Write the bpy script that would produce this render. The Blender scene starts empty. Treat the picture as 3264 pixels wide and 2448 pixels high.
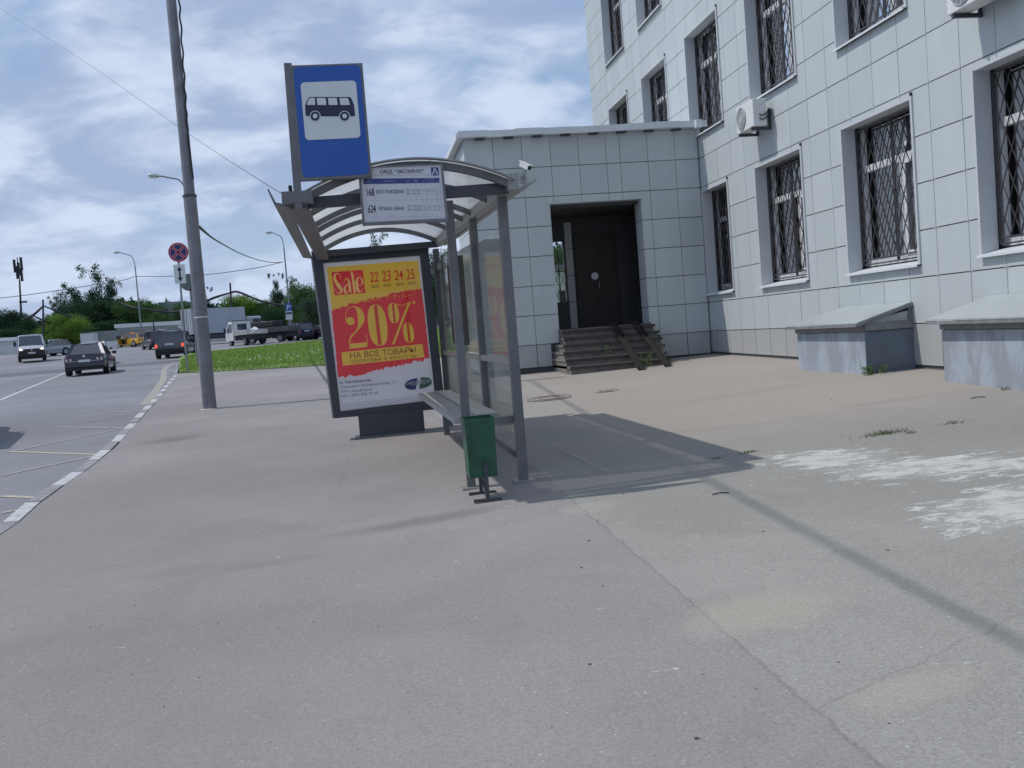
import bpy, bmesh, math, random
from mathutils import Vector, Matrix
from math import sin, cos, pi, radians, exp, atan2, sqrt
random.seed(7)
SC = bpy.context.scene
COL = SC.collection

# ------------------------------------------------------------------ camera
F = 3088.7; CAM = Vector((0, 0, 1.5))
def cam_rows(yaw, pitch, roll):
    fwd = Vector((sin(yaw), cos(yaw), 0)); right = Vector((cos(yaw), -sin(yaw), 0)); up = Vector((0, 0, 1))
    f2 = fwd*cos(pitch) - up*sin(pitch); u2 = up*cos(pitch) + fwd*sin(pitch)
    return right*cos(roll) + u2*sin(roll), u2*cos(roll) - right*sin(roll), f2
RV, UV, FV = cam_rows(0.14833336, 0.05375752, -0.07804678)
cd = bpy.data.cameras.new('camera'); cam = bpy.data.objects.new('camera', cd); COL.objects.link(cam)
cd.sensor_width = 36; cd.lens = 36*F/3264; cd.clip_start = .05; cd.clip_end = 3000
cam.matrix_world = Matrix(((RV.x, UV.x, -FV.x, CAM.x), (RV.y, UV.y, -FV.y, CAM.y), (RV.z, UV.z, -FV.z, CAM.z), (0, 0, 0, 1)))
SC.camera = cam
vs = SC.view_settings
vs.view_transform = 'Standard'; vs.look = 'None'; vs.exposure = 0; vs.gamma = 1; vs.use_curve_mapping = False

# ------------------------------------------------------------------ node helpers
class NT:
    def __init__(s, tree): s.t = tree; s.n = tree.nodes; s.l = tree.links
    def node(s, typ, ins=None, **kw):
        n = s.n.new(typ)
        for k, v in kw.items(): setattr(n, k, v)
        for k, v in (ins or {}).items(): s.put(n.inputs[k], v)
        return n
    def put(s, sock, v):
        if hasattr(v, 'is_linked') or isinstance(v, bpy.types.NodeSocket): s.l.new(v, sock)
        else:
            if isinstance(v, (tuple, list)) and len(v) == 3 and sock.type == 'RGBA': v = (*v, 1)
            sock.default_value = v
    def m(s, op, a, b=0.0, c=None, clamp=False):
        n = s.n.new('ShaderNodeMath'); n.operation = op; n.use_clamp = clamp
        s.put(n.inputs[0], a); s.put(n.inputs[1], b)
        if c is not None: s.put(n.inputs[2], c)
        return n.outputs[0]
    def mix(s, f, a, b, blend='MIX'):
        n = s.n.new('ShaderNodeMix'); n.data_type = 'RGBA'; n.blend_type = blend
        s.put(n.inputs[0], f); s.put(n.inputs[6], a); s.put(n.inputs[7], b)
        return n.outputs[2]
    def noise(s, vec, scale, detail=4, rough=.55, dist=0):
        n = s.node('ShaderNodeTexNoise', {'Scale': scale, 'Detail': detail, 'Roughness': rough, 'Distortion': dist})
        if vec is not None: s.l.new(vec, n.inputs['Vector'])
        return n.outputs['Fac']
    def ramp(s, f, lo, hi, a=0.0, b=1.0):
        n = s.node('ShaderNodeMapRange', {'Value': f, 'From Min': lo, 'From Max': hi, 'To Min': a, 'To Max': b}); n.clamp = True
        n.interpolation_type = 'SMOOTHSTEP' if a == 0.0 and b == 1.0 else 'LINEAR'
        return n.outputs[0]

# ------------------------------------------------------------------ world: sky + clouds, sun
SUN = Vector((-.68, .16, 1)).normalized()
w = bpy.data.worlds.new('World'); SC.world = w; w.use_nodes = True
W = NT(w.node_tree); W.n.clear()
sky = W.node('ShaderNodeTexSky'); sky.sky_type = 'NISHITA'; sky.sun_disc = False
sky.sun_elevation = math.asin(SUN.z); sky.sun_rotation = atan2(SUN.x, SUN.y)
sky.altitude = 150; sky.air_density = 1.2; sky.dust_density = 1.0; sky.ozone_density = 2.0
tc = W.node('ShaderNodeTexCoord').outputs['Generated']
sp = W.node('ShaderNodeSeparateXYZ', {0: tc})
zz = W.m('ADD', W.m('MAXIMUM', sp.outputs[2], 0.0), .30)
px = W.m('DIVIDE', sp.outputs[0], zz); py = W.m('DIVIDE', sp.outputs[1], zz)
cv = W.node('ShaderNodeCombineXYZ', {0: px, 1: py, 2: 0.0}).outputs[0]
cvs = W.node('ShaderNodeMapping', {0: cv, 1: (3.1, .8, 0), 2: (0, 0, .25), 3: (1.1, 1.25, 1)}).outputs[0]
n1 = W.noise(cvs, 1.5, 7, .52, .35)
n2 = W.noise(cvs, 4.2, 8, .55, .4)
cover = W.ramp(W.m('ADD', W.m('MULTIPLY', n1, .6), W.m('MULTIPLY', n2, .4)), .37, .52)
n3 = W.noise(W.node('ShaderNodeMapping', {0: cv, 1: (7.3, 2.2, 0), 2: (0, 0, .3), 3: (1.2, 1.5, 1)}).outputs[0], 3.0, 9, .55, .3)
lightside = W.ramp(n3, .38, .62)
# clouds brighter overhead, greyer blue low down
cloud = W.mix(lightside, (3.7, 4.7, 6.8), (6.7, 7.6, 9.3))
skyc = W.mix(.6, sky.outputs[0], (3.2, 4.7, 7.4))
allc = W.mix(W.m('MULTIPLY', cover, .9), skyc, cloud)
# thin bright veil low over the horizon
hz = W.ramp(sp.outputs[2], .0, .16, 1.0, 0.0)
allc = W.mix(W.m('MULTIPLY', hz, .45), allc, (6.0, 7.1, 9.2))
bg = W.node('ShaderNodeBackground', {'Color': allc, 'Strength': .1})
W.l.new(bg.outputs[0], W.node('ShaderNodeOutputWorld').inputs[0])
sd = bpy.data.lights.new('sun', 'SUN'); sd.energy = 2.75; sd.angle = radians(.55); sd.color = (1, .95, .88)
so = bpy.data.objects.new('sun', sd); COL.objects.link(so); so.location = (-30, 10, 60)
so.rotation_euler = SUN.to_track_quat('Z', 'Y').to_euler()

# ------------------------------------------------------------------ projection helpers (photo pixel, 2212 wide overview -> point at a real depth)
K = 3264/2212
def ray(x, y): return RV*((x-1632)/F) + UV*(-(y-1224)/F) + FV
def crop(x0, y0, s): return lambda a, b: (x0+a*s, y0+b*s)
def o(x, y): return (x*K, y*K)
def atY(p, Y): d = ray(*p); return CAM + d*(Y/d.y)
def atX(p, X): d = ray(*p); return CAM + d*(X/d.x)
def atD(p, D): return CAM + ray(*p)*D
def h(X, Y):
    s = X if X > 0 else -3*(1-exp(X/3))
    z = .0262*min(Y, 120) + .03*min(s, 9)
    if X > 0: z += min(X/7.4, 1.0)*(15-min(max(Y, 5), 20))*.0115
    t = min(max((Y-55)/55, 0), 1); t = t*t*(3-2*t)
    z += .022*(-12-max(min(X, 10), -45))*t
    if Y > 120: z += .0105*(min(Y, 400)-120)
    return z
def G(p):
    d = ray(*p); lo = t = .5
    while t < 400:
        P = CAM + d*t
        if P.z < h(P.x, P.y): break
        lo = t; t *= 1.01
    hi = t
    for _ in range(30):
        m = (lo+hi)/2; P = CAM + d*m
        if P.z < h(P.x, P.y): hi = m
        else: lo = m
    return CAM + d*hi
def ground_at(px, D):
    """ground point under photo column px (overview px) at distance D"""
    y = 1000.0
    for _ in range(25):
        P = atD((px*K, y), D); y += (P.z-h(P.x, P.y))*F/D
    P.z = h(P.x, P.y); return P

# ------------------------------------------------------------------ mesh builder and object helpers
class MB:
    def __init__(s): s.v = []; s.f = []; s.mi = []; s.cur = 0
    def add(s, vs, fs):
        b = len(s.v); s.v += [Vector(v) for v in vs]
        for f in fs: s.f.append([b+i for i in f]); s.mi.append(s.cur)
    def quad(s, a, b, c, d): s.add([a, b, c, d], [(0, 1, 2, 3)])
    def box(s, lo, hi, M=None):
        x0, y0, z0 = lo; x1, y1, z1 = hi
        vs = [Vector(p) for p in ((x0, y0, z0), (x1, y0, z0), (x1, y1, z0), (x0, y1, z0), (x0, y0, z1), (x1, y0, z1), (x1, y1, z1), (x0, y1, z1))]
        if M: vs = [M @ p for p in vs]
        s.add(vs, [(3, 2, 1, 0), (4, 5, 6, 7), (0, 1, 5, 4), (1, 2, 6, 5), (2, 3, 7, 6), (3, 0, 4, 7)])
    def bar(s, a, b, wx, wy, up=(0, 0, 1)):
        a = Vector(a); b = Vector(b); d = (b-a); L = d.length
        if L < 1e-6: return
        d.normalize(); u = Vector(up)
        if abs(d.dot(u)) > .98: u = Vector((0, 1, 0))
        r = d.cross(u).normalized(); u = r.cross(d)
        vs = []
        for p in (a, b):
            for i, j in ((-1, -1), (1, -1), (1, 1), (-1, 1)): vs.append(p + r*(i*wx/2) + u*(j*wy/2))
        s.add(vs, [(0, 1, 2, 3), (7, 6, 5, 4), (0, 4, 5, 1), (1, 5, 6, 2), (2, 6, 7, 3), (3, 7, 4, 0)])
    def tube(s, pts, r, n=8, cap=True):
        pts = [Vector(p) for p in pts]; rs = r if isinstance(r, (list, tuple)) else [r]*len(pts)
        rings = []; ref = None
        for i, p in enumerate(pts):
            d = (pts[min(i+1, len(pts)-1)] - pts[max(i-1, 0)]).normalized()
            if ref is None: ref = Vector((0, 0, 1)) if abs(d.z) < .9 else Vector((1, 0, 0))
            a = d.cross(ref).normalized(); b = a.cross(d); ref = b.copy() if abs(d.dot(b)) < .9 else ref
            rings.append([p + a*(rs[i]*cos(2*pi*k/n)) + b*(rs[i]*sin(2*pi*k/n)) for k in range(n)])
        s.loft(rings, cap)
    def loft(s, rings, cap=True, closed=True):
        n = len(rings[0]); vs = [v for r in rings for v in r]; fs = []
        for i in range(len(rings)-1):
            for k in range(n if closed else n-1):
                k2 = (k+1) % n; fs.append((i*n+k, i*n+k2, (i+1)*n+k2, (i+1)*n+k))
        if cap: fs.append(tuple(range(n-1, -1, -1))); fs.append(tuple((len(rings)-1)*n+k for k in range(n)))
        s.add(vs, fs)
    def cyl(s, a, b, r0, r1=None, n=16): s.tube([a, b], [r0, r0 if r1 is None else r1], n)
    def poly(s, pts, off=(0, 0, 0)):
        o_ = Vector(off); s.add([Vector(p)+o_ for p in pts], [tuple(range(len(pts)))])
    def prism(s, pts, d):
        """polygon extruded by vector d"""
        d = Vector(d); n = len(pts); a = [Vector(p) for p in pts]
        s.add(a+[p+d for p in a], [tuple(range(n-1, -1, -1)), tuple(range(n, 2*n))] + [(i, (i+1) % n, n+(i+1) % n, n+i) for i in range(n)])
    def build(s, name, mats, parent=None, smooth=False, bevel=0, base=None, angle=35):
        me = bpy.data.meshes.new(name)
        if base is None: base = parent_base(parent)
        me.from_pydata([v-base for v in s.v], [], s.f)
        if not isinstance(mats, (list, tuple)): mats = [mats]
        for m_ in mats: me.materials.append(m_)
        for p, i in zip(me.polygons, s.mi): p.material_index = i; p.use_smooth = smooth
        bm = bmesh.new(); bm.from_mesh(me)
        if smooth: bmesh.ops.remove_doubles(bm, verts=bm.verts, dist=1e-5)
        bmesh.ops.recalc_face_normals(bm, faces=bm.faces)
        bm.to_mesh(me); bm.free()
        if smooth: me.set_sharp_from_angle(angle=radians(angle))
        ob = bpy.data.objects.new(name, me); COL.objects.link(ob)
        if parent: ob.parent = parent
        else: ob.location = base
        if bevel:
            b = ob.modifiers.new('bevel', 'BEVEL'); b.width = bevel; b.segments = 2; b.limit_method = 'ANGLE'; b.angle_limit = radians(40)
        return ob
BASES = {}
def parent_base(p):
    if p is None: return Vector((0, 0, 0))
    return BASES.get(p.as_pointer(), Vector((0, 0, 0)))
def tag(ob, label=None, cat=None, group=None, kind=None):
    if label: ob['label'] = label
    if cat: ob['category'] = cat
    if group: ob['group'] = group
    if kind: ob['kind'] = kind
    return ob
def thing(name, label, cat, loc, rz=0, group=None, local=False):
    """Empty at the base; parts are written in world coordinates (local=False) or in the thing's own axes (local=True)"""
    e = bpy.data.objects.new(name, None); COL.objects.link(e); e.location = loc; e.rotation_euler = (0, 0, rz)
    e.empty_display_size = .2
    BASES[e.as_pointer()] = Vector((0, 0, 0)) if local else Vector(loc)
    return tag(e, label, cat, group)
def sub(ob, parent_thing):
    """register a part so that its own sub-parts use the same coordinates"""
    BASES[ob.as_pointer()] = parent_base(parent_thing); return ob
def copy_tree(ob, parent=None):
    c = ob.copy(); COL.objects.link(c)
    if parent: c.parent = parent
    for ch in list(ob.children): copy_tree(ch, c)
    return c

# ------------------------------------------------------------------ materials
def mat(name, col, rough=.6, metal=0, spec=.5, nscale=0, namt=.15, bump=0, bscale=60, coat=0, emit=None, trans=None):
    m_ = bpy.data.materials.new(name); m_.use_nodes = True; T = NT(m_.node_tree)
    b = T.n['Principled BSDF']
    b.inputs['Base Color'].default_value = (*col, 1); b.inputs['Roughness'].default_value = rough
    b.inputs['Metallic'].default_value = metal; b.inputs['Specular IOR Level'].default_value = spec
    b.inputs['Coat Weight'].default_value = coat
    tcn = None
    if nscale:
        tcn = T.node('ShaderNodeTexCoord').outputs['Object']
        f = T.ramp(T.noise(tcn, nscale, 6, .6), .3, .7, 1-namt, 1+namt)
        T.l.new(T.mix(1.0, (*col, 1), T.node('ShaderNodeCombineColor', {0: f, 1: f, 2: f}).outputs[0], 'MULTIPLY'), b.inputs['Base Color'])
    if bump:
        if tcn is None: tcn = T.node('ShaderNodeTexCoord').outputs['Object']
        bn = T.node('ShaderNodeBump', {'Strength': bump, 'Distance': .02, 'Height': T.noise(tcn, bscale, 4)})
        T.l.new(bn.outputs[0], b.inputs['Normal'])
    if emit:
        b.inputs['Emission Color'].default_value = (*emit[0], 1); b.inputs['Emission Strength'].default_value = emit[1]
    return m_
def glass(name, tint=(.75, .8, .8), dirt=.1, dcol=(.4, .42, .42), rough=.02, ior=1.5, k=1.3):
    m_ = bpy.data.materials.new(name); m_.use_nodes = True; T = NT(m_.node_tree); T.n.clear()
    tr = T.node('ShaderNodeBsdfTransparent', {0: tint}); gl = T.node('ShaderNodeBsdfGlossy', {'Roughness': rough})
    df = T.node('ShaderNodeBsdfDiffuse', {0: dcol})
    tcn = T.node('ShaderNodeTexCoord').outputs['Object']
    dn = T.ramp(T.noise(tcn, 1.4, 6, .6), .3, .75, dirt*.5, dirt*1.6)
    a = T.node('ShaderNodeMixShader', {0: dn, 1: tr.outputs[0], 2: df.outputs[0]})
    fr = T.node('ShaderNodeFresnel', {'IOR': ior})
    c = T.node('ShaderNodeMixShader', {0: T.m('MULTIPLY', fr.outputs[0], k, clamp=True), 1: a.outputs[0], 2: gl.outputs[0]})
    T.l.new(c.outputs[0], T.node('ShaderNodeOutputMaterial').inputs[0])
    return m_
M = {}
M['steel_grey'] = mat('steel_grey', (.145, .15, .16), .5, .2, nscale=5, namt=.22)
M['steel_light'] = mat('steel_light', (.29, .30, .305), .45, .3, nscale=4, namt=.1)
M['bench'] = mat('bench', (.36, .37, .37), .5, .1, nscale=8, namt=.12)
M['frame_dark'] = mat('frame_dark', (.055, .06, .075), .45, .2, nscale=5, namt=.1)
M['black'] = mat('black', (.012, .012, .014), .6)
M['rubber'] = mat('rubber', (.018, .018, .02), .8)
M['white_paint'] = mat('white_paint', (.72, .74, .75), .5, nscale=6, namt=.05)
M['white_metal'] = mat('white_metal', (.62, .66, .69), .42, nscale=2, namt=.05)
M['pvc'] = mat('pvc', (.62, .64, .66), .35)
M['sign_white'] = mat('sign_white', (.60, .65, .68), .45, nscale=5, namt=.04)
M['sign_blue'] = mat('sign_blue', (.01, .085, .38), .4, nscale=3, namt=.06)
M['sign_navy'] = mat('sign_navy', (.012, .016, .06), .45)
M['board'] = mat('board', (.56, .57, .63), .45, nscale=4, namt=.06)
M['ink'] = mat('ink', (.018, .02, .04), .6)
M['grey_ink'] = mat('grey_ink', (.24, .25, .32), .6)
M['board_blue'] = mat('board_blue', (.03, .05, .22), .5)
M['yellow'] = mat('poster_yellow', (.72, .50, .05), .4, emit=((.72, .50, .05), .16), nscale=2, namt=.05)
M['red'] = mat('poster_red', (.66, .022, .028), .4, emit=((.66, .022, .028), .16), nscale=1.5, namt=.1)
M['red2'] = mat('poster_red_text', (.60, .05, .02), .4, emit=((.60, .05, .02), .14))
M['brown_ink'] = mat('brown_ink', (.32, .11, .02), .5)
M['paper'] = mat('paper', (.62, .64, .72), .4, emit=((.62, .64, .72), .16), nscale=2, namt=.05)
M['logo_blue'] = mat('logo_blue', (.02, .06, .24), .5)
M['logo_green'] = mat('logo_green', (.06, .20, .11), .5)
M['bin_green'] = mat('bin_green', (.008, .075, .04), .45, nscale=9, namt=.4, bump=.15, bscale=25)
M['pole'] = mat('pole', (.18, .185, .21), .5, .2, nscale=5, namt=.22, bump=.1, bscale=30)
M['galv'] = mat('galv', (.22, .23, .25), .45, .4, nscale=4, namt=.12)
M['wire'] = mat('wire', (.03, .03, .04), .7)
M['rust'] = mat('rust', (.06, .048, .046), .75, nscale=12, namt=.4)
M['grille'] = mat('grille', (.055, .052, .058), .5)
M['concrete'] = mat('concrete', (.34, .33, .32), .85, nscale=3, namt=.2, bump=.2)
M['step'] = mat('step', (.16, .15, .14), .85, nscale=5, namt=.3, bump=.2)
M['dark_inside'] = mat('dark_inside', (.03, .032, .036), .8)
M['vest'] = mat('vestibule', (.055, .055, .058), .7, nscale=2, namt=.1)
M['door_brown'] = mat('door_brown', (.028, .021, .017), .6, nscale=4, namt=.15)
M['ac_white'] = mat('ac_white', (.66, .68, .68), .45, nscale=7, namt=.05)
M['ac_grille'] = mat('ac_grille', (.22, .23, .25), .5)
M['lid'] = mat('lid', (.36, .40, .40), .35, nscale=3, namt=.08)
M['lid_frame'] = mat('lid_frame', (.19, .20, .21), .5, nscale=6, namt=.2)
M['orange'] = mat('orange', (.9, .35, .1), .4)
M['bark'] = mat('bark', (.06, .05, .042), .9, nscale=6, namt=.3)
M['window_dark'] = mat('window_dark', (.012, .016, .02), .06, 0, .6)
M['car_glass'] = mat('car_glass', (.045, .05, .07), .05, 0, .9)
M['lamp_red'] = mat('lamp_red', (.35, .02, .02), .25, coat=.5)
M['lamp_red_lit'] = mat('lamp_red_lit', (.6, .05, .03), .25, emit=((1, .12, .05), 1.0))
M['lamp_white_lit'] = mat('lamp_white_lit', (.9, .85, .7), .2, emit=((1, .82, .55), 2.2))
M['lamp_clear'] = mat('lamp_clear', (.55, .57, .6), .15)
M['plate'] = mat('plate', (.55, .56, .58), .5, nscale=30, namt=.2)
M['chrome'] = mat('chrome', (.6, .62, .65), .18, 1)
M['lamp_glass'] = mat('lamp_glass', (.8, .83, .86), .1, 0, .8)
M['alu'] = mat('alu', (.42, .45, .48), .4, .5)
M['tarp'] = mat('tarp', (.02, .023, .028), .65, nscale=3, namt=.2)
M['board_dark'] = mat('board_dark', (.08, .085, .085), .7, nscale=4, namt=.2)
def paint(name, c, metal=.3): return mat(name, c, .28, metal, coat=.7)

# roof sheet: milky translucent plastic
m_ = bpy.data.materials.new('milky_sheet'); m_.use_nodes = True; T = NT(m_.node_tree); T.n.clear()
tcn = T.node('ShaderNodeTexCoord').outputs['Object']
dn = T.ramp(T.noise(tcn, 2.0, 6, .6), .3, .7)
cc = T.mix(dn, (.50, .53, .54), (.64, .66, .65))
a = T.node('ShaderNodeBsdfDiffuse', {0: cc}); b = T.node('ShaderNodeBsdfTranslucent', {0: cc}); tr = T.node('ShaderNodeBsdfTransparent', {0: (.66, .64, .60)})
mx = T.node('ShaderNodeMixShader', {0: .62, 1: a.outputs[0], 2: b.outputs[0]})
mx2 = T.node('ShaderNodeMixShader', {0: .34, 1: mx.outputs[0], 2: tr.outputs[0]})
T.l.new(mx2.outputs[0], T.node('ShaderNodeOutputMaterial').inputs[0]); M['sheet'] = m_
M['shelter_glass'] = glass('shelter_glass', (.88, .91, .89), .26, (.42, .45, .44), .03, 1.45, .5)
M['poster_glass'] = glass('poster_glass', (.97, .97, .98), .02, (.4, .42, .5), .03, 1.3)

# cladding tiles: slight colour change from tile to tile, faint streaks
def cladding(name, c1_, c2_):
    m_ = bpy.data.materials.new(name); m_.use_nodes = True; T = NT(m_.node_tree); b = T.n['Principled BSDF']
    rnd = T.node('ShaderNodeNewGeometry').outputs['Random Per Island']
    tcn = T.node('ShaderNodeTexCoord').outputs['Object']
    base = T.mix(rnd, (*c1_, 1), (*c2_, 1))
    st = T.node('ShaderNodeMapping', {0: tcn, 3: (3, 3, .35)}).outputs[0]
    f = T.ramp(T.noise(st, 1.4, 6, .6), .3, .75, .95, 1.03)
    b.inputs['Roughness'].default_value = .42
    T.l.new(T.mix(1.0, base, T.node('ShaderNodeCombineColor', {0: f, 1: f, 2: f}).outputs[0], 'MULTIPLY'), b.inputs['Base Color'])
    bn = T.node('ShaderNodeBump', {'Strength': .08, 'Distance': .02, 'Height': T.noise(tcn, 1.1, 2)})
    T.l.new(bn.outputs[0], b.inputs['Normal'])
    return m_
M['clad'] = cladding('cladding_tile', (.45, .497, .512), (.49, .537, .55))
M['plinth'] = cladding('plinth_tile', (.37, .38, .38), (.40, .41, .41))
M['backing'] = mat('backing', (.10, .11, .12), .8)

# pavement
def ellipse(T, X, Y, cx, cy, rx, ry, rot, wob, soft=.35):
    dx = T.m('SUBTRACT', X, cx); dy = T.m('SUBTRACT', Y, cy); c, s_ = cos(rot), sin(rot)
    u = T.m('DIVIDE', T.m('ADD', T.m('MULTIPLY', dx, c), T.m('MULTIPLY', dy, s_)), rx)
    v = T.m('DIVIDE', T.m('SUBTRACT', T.m('MULTIPLY', dy, c), T.m('MULTIPLY', dx, s_)), ry)
    r = T.m('SQRT', T.m('ADD', T.m('MULTIPLY', u, u), T.m('MULTIPLY', v, v)))
    return T.ramp(T.m('ADD', r, wob), 1.0, 1.0-soft)
def asphalt(name, base, paved):
    m_ = bpy.data.materials.new(name); m_.use_nodes = True; T = NT(m_.node_tree); b = T.n['Principled BSDF']
    tcn = T.node('ShaderNodeTexCoord').outputs['Object']; sp = T.node('ShaderNodeSeparateXYZ', {0: tcn}); X, Y = sp.outputs[0], sp.outputs[1]
    big = T.noise(tcn, .22, 5, .55); mid = T.noise(tcn, 1.3, 6, .62, .3); fine = T.noise(tcn, 60, 3, .7); grit = T.noise(tcn, 170, 2, .6)
    def sc(c, k): return tuple(x*k for x in c)
    col = T.mix(T.ramp(big, .35, .68), (*sc(base, .86), 1), (*sc(base, 1.10), 1)); col = T.mix(T.m('MULTIPLY', T.ramp(T.noise(tcn, .55, 5, .6, .6), .52, .6), .22), col, (*sc(base, .72), 1))
    col = T.mix(T.m('MULTIPLY', T.ramp(mid, .48, .72), .45), col, (*sc(base, .78), 1))
    g = T.ramp(fine, .3, .7, .84, 1.16); col = T.mix(1.0, col, T.node('ShaderNodeCombineColor', {0: g, 1: g, 2: g}).outputs[0], 'MULTIPLY')
    g = T.ramp(grit, .3, .7, .86, 1.14); col = T.mix(1.0, col, T.node('ShaderNodeCombineColor', {0: g, 1: g, 2: g}).outputs[0], 'MULTIPLY')
    vor = T.node('ShaderNodeTexVoronoi', {'Vector': tcn, 'Scale': 26.0}); vsp = T.node('ShaderNodeSeparateColor', {0: vor.outputs['Color']})
    dots = T.m('MULTIPLY', T.m('LESS_THAN', vor.outputs['Distance'], .13), T.m('GREATER_THAN', vsp.outputs[0], .86))
    col = T.mix(T.m('MULTIPLY', dots, .55), col, (.52, .51, .48, 1))
    vor2 = T.node('ShaderNodeTexVoronoi', {'Vector': tcn, 'Scale': 7.0}); vs2 = T.node('ShaderNodeSeparateColor', {0: vor2.outputs['Color']})
    dots2 = T.m('MULTIPLY', T.m('LESS_THAN', vor2.outputs['Distance'], .07), T.m('GREATER_THAN', vs2.outputs[1], .9))
    col = T.mix(T.m('MULTIPLY', dots2, .5), col, (.05, .045, .04, 1))
    if paved:
        wob = T.m('MULTIPLY', T.m('SUBTRACT', T.noise(tcn, 2.2, 6, .65), .5), .9)
        wf = T.m('MULTIPLY', T.m('SUBTRACT', T.noise(tcn, 5, 5, .6), .5), .09)
        # right of the seam: older, lighter, coarser asphalt
        Xw = T.m('ADD', X, wf)
        right = T.ramp(Xw, 1.40, 1.43)
        old = T.mix(1.0, col, (1.06, 1.10, 1.04, 1), 'MULTIPLY')
        stone = T.m('MULTIPLY', T.ramp(T.noise(tcn, 110, 2, .5), .58, .68), .3)
        old = T.mix(stone, old, (.46, .46, .43, 1))
        col = T.mix(right, col, old)
        # dusty beige ground towards the building and under the wall
        dust = T.m('MULTIPLY', T.ramp(T.m('ADD', X, T.m('MULTIPLY', wob, 1.6)), 1.2, 3.4), T.ramp(T.m('ADD', Y, wob), 6.8, 10.5))
        col = T.mix(T.m('MULTIPLY', dust, .62), col, (.335, .295, .262, 1))
        # crack along the seam
        near = T.ramp(Y, 9.5, 7.6)
        crack = T.m('MULTIPLY', T.m('SUBTRACT', 1.0, T.ramp(T.m('ABSOLUTE', T.m('SUBTRACT', Xw, 1.405)), .0, .014)), near)
        col = T.mix(T.m('MULTIPLY', crack, .28), col, (.10, .09, .085, 1))
        # diagonal crack at lower right and one left of the shelter
        for (ax, ay, bx, by, wd) in ((1.42, 3.05, 3.6, 3.95, .012), (-.32, 8.6, -.22, 12.2, .010), (-2.3, 7.1, -.9, 6.4, .004), (2.2, 13.9, 3.9, 15.0, .02)):
            L = sqrt((bx-ax)**2+(by-ay)**2); ux, uy = (bx-ax)/L, (by-ay)/L
            dx = T.m('SUBTRACT', X, ax); dy = T.m('SUBTRACT', Y, ay)
            al = T.m('ADD', T.m('MULTIPLY', dx, ux), T.m('MULTIPLY', dy, uy)); ac = T.m('ADD', T.m('SUBTRACT', T.m('MULTIPLY', dy, ux), T.m('MULTIPLY', dx, uy)), T.m('MULTIPLY', wf, 1.5))
            k_ = T.m('SUBTRACT', 1.0, T.ramp(T.m('ABSOLUTE', ac), 0.0, wd)); k_ = T.m('MULTIPLY', k_, T.m('MULTIPLY', T.m('GREATER_THAN', al, 0.0), T.m('LESS_THAN', al, L)))
            col = T.mix(T.m('MULTIPLY', k_, .26), col, (.09, .085, .08, 1))
        grain_ = T.m('ADD', T.m('MULTIPLY', T.noise(tcn, 14, 8, .75), .6), T.m('MULTIPLY', T.noise(tcn, 90, 3, .7), .4))
        # dry beige sand patches, wet or oily stains
        for (cx, cy, rx, ry, rot, amt, c) in (
            (1.62, 4.05, .62, .38, .3, .34, (.40, .36, .29)), (1.75, 3.05, .4, .18, .2, .3, (.40, .36, .30)), (1.45, 6.55, .4, .3, 0, .3, (.40, .36, .31)),
            (1.95, 2.3, .4, .2, .4, .3, (.40, .37, .31)), (-2.85, 14.6, .62, .5, .3, .5, (.10, .085, .08)), (-1.3, 6.4, .42, .2, .1, .28, (.15, .14, .13)),
            (-.75, 6.3, .5, .16, .1, .32, (.16, .14, .135)), (.32, 6.95, .85, .22, .12, .58, (.145, .132, .13)), (-1.7, 5.2, .9, .25, .05, .16, (.17, .16, .16)),
            (-1.9, 11.5, 1.4, .7, .2, .15, (.17, .16, .16)), (-3.9, 12.2, .35, .3, .3, .3, (.14, .13, .13)), (3.3, 9.3, 1.2, .18, -.2, .22, (.2, .18, .17)), (5.4, 9.5, .8, .2, .1, .3, (.19, .18, .17)),
            (4.9, 11.9, 1.5, .3, .2, .22, (.2, .18, .165)), (-.6, 3.4, 1.0, .9, 0, .12, (.32, .31, .29))):
            e = ellipse(T, X, Y, cx, cy, rx, ry, rot, wob, .8)
            if c[0] > .38: e = T.m('MULTIPLY', T.ramp(T.m('ADD', T.m('MULTIPLY', e, .6), T.m('MULTIPLY', grain_, 1.3)), .78, 1.25), 1.0)
            col = T.mix(T.m('MULTIPLY', e, amt), col, (*c, 1))
        # spilt white paint, worn into flakes
        fl = T.node('ShaderNodeMapping', {0: tcn, 2: (0, 0, .3), 3: (2.2, 5.0, 1)}).outputs[0]
        flake = T.m('ADD', T.m('MULTIPLY', T.noise(fl, 1.9, 9, .72, .25), .8), T.m('MULTIPLY', T.noise(fl, 9, 4, .7), .2))
        e1 = ellipse(T, X, Y, 3.45, 7.05, 1.0, .75, -.45, wob, .95); e2 = ellipse(T, X, Y, 3.95, 6.15, 1.9, .95, -.5, wob, .95); e3 = ellipse(T, X, Y, 3.75, 5.0, 1.35, .85, .25, wob, .85)
        tot = T.m('MAXIMUM', T.m('MAXIMUM', e1, T.m('MULTIPLY', e2, .9)), T.m('MULTIPLY', e3, 1.0))
        soft_ = T.m('MULTIPLY', T.ramp(T.m('ADD', T.m('MULTIPLY', tot, .8), T.m('MULTIPLY', T.m('SUBTRACT', T.noise(tcn, 1.7, 7, .65), .5), 1.1)), .35, .9), .42)
        col = T.mix(T.m('MULTIPLY', soft_, T.ramp(grain_, .35, .6, .6, 1.0)), col, (.44, .46, .44, 1))
        msk = T.ramp(T.m('ADD', T.m('MULTIPLY', tot, .30), T.m('MULTIPLY', T.m('SUBTRACT', flake, .5), 1.5)), .205, .27)
        col = T.mix(T.m('MULTIPLY', msk, T.ramp(flake, .4, .66, .45, .9)), col, (.50, .52, .505, 1))
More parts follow.
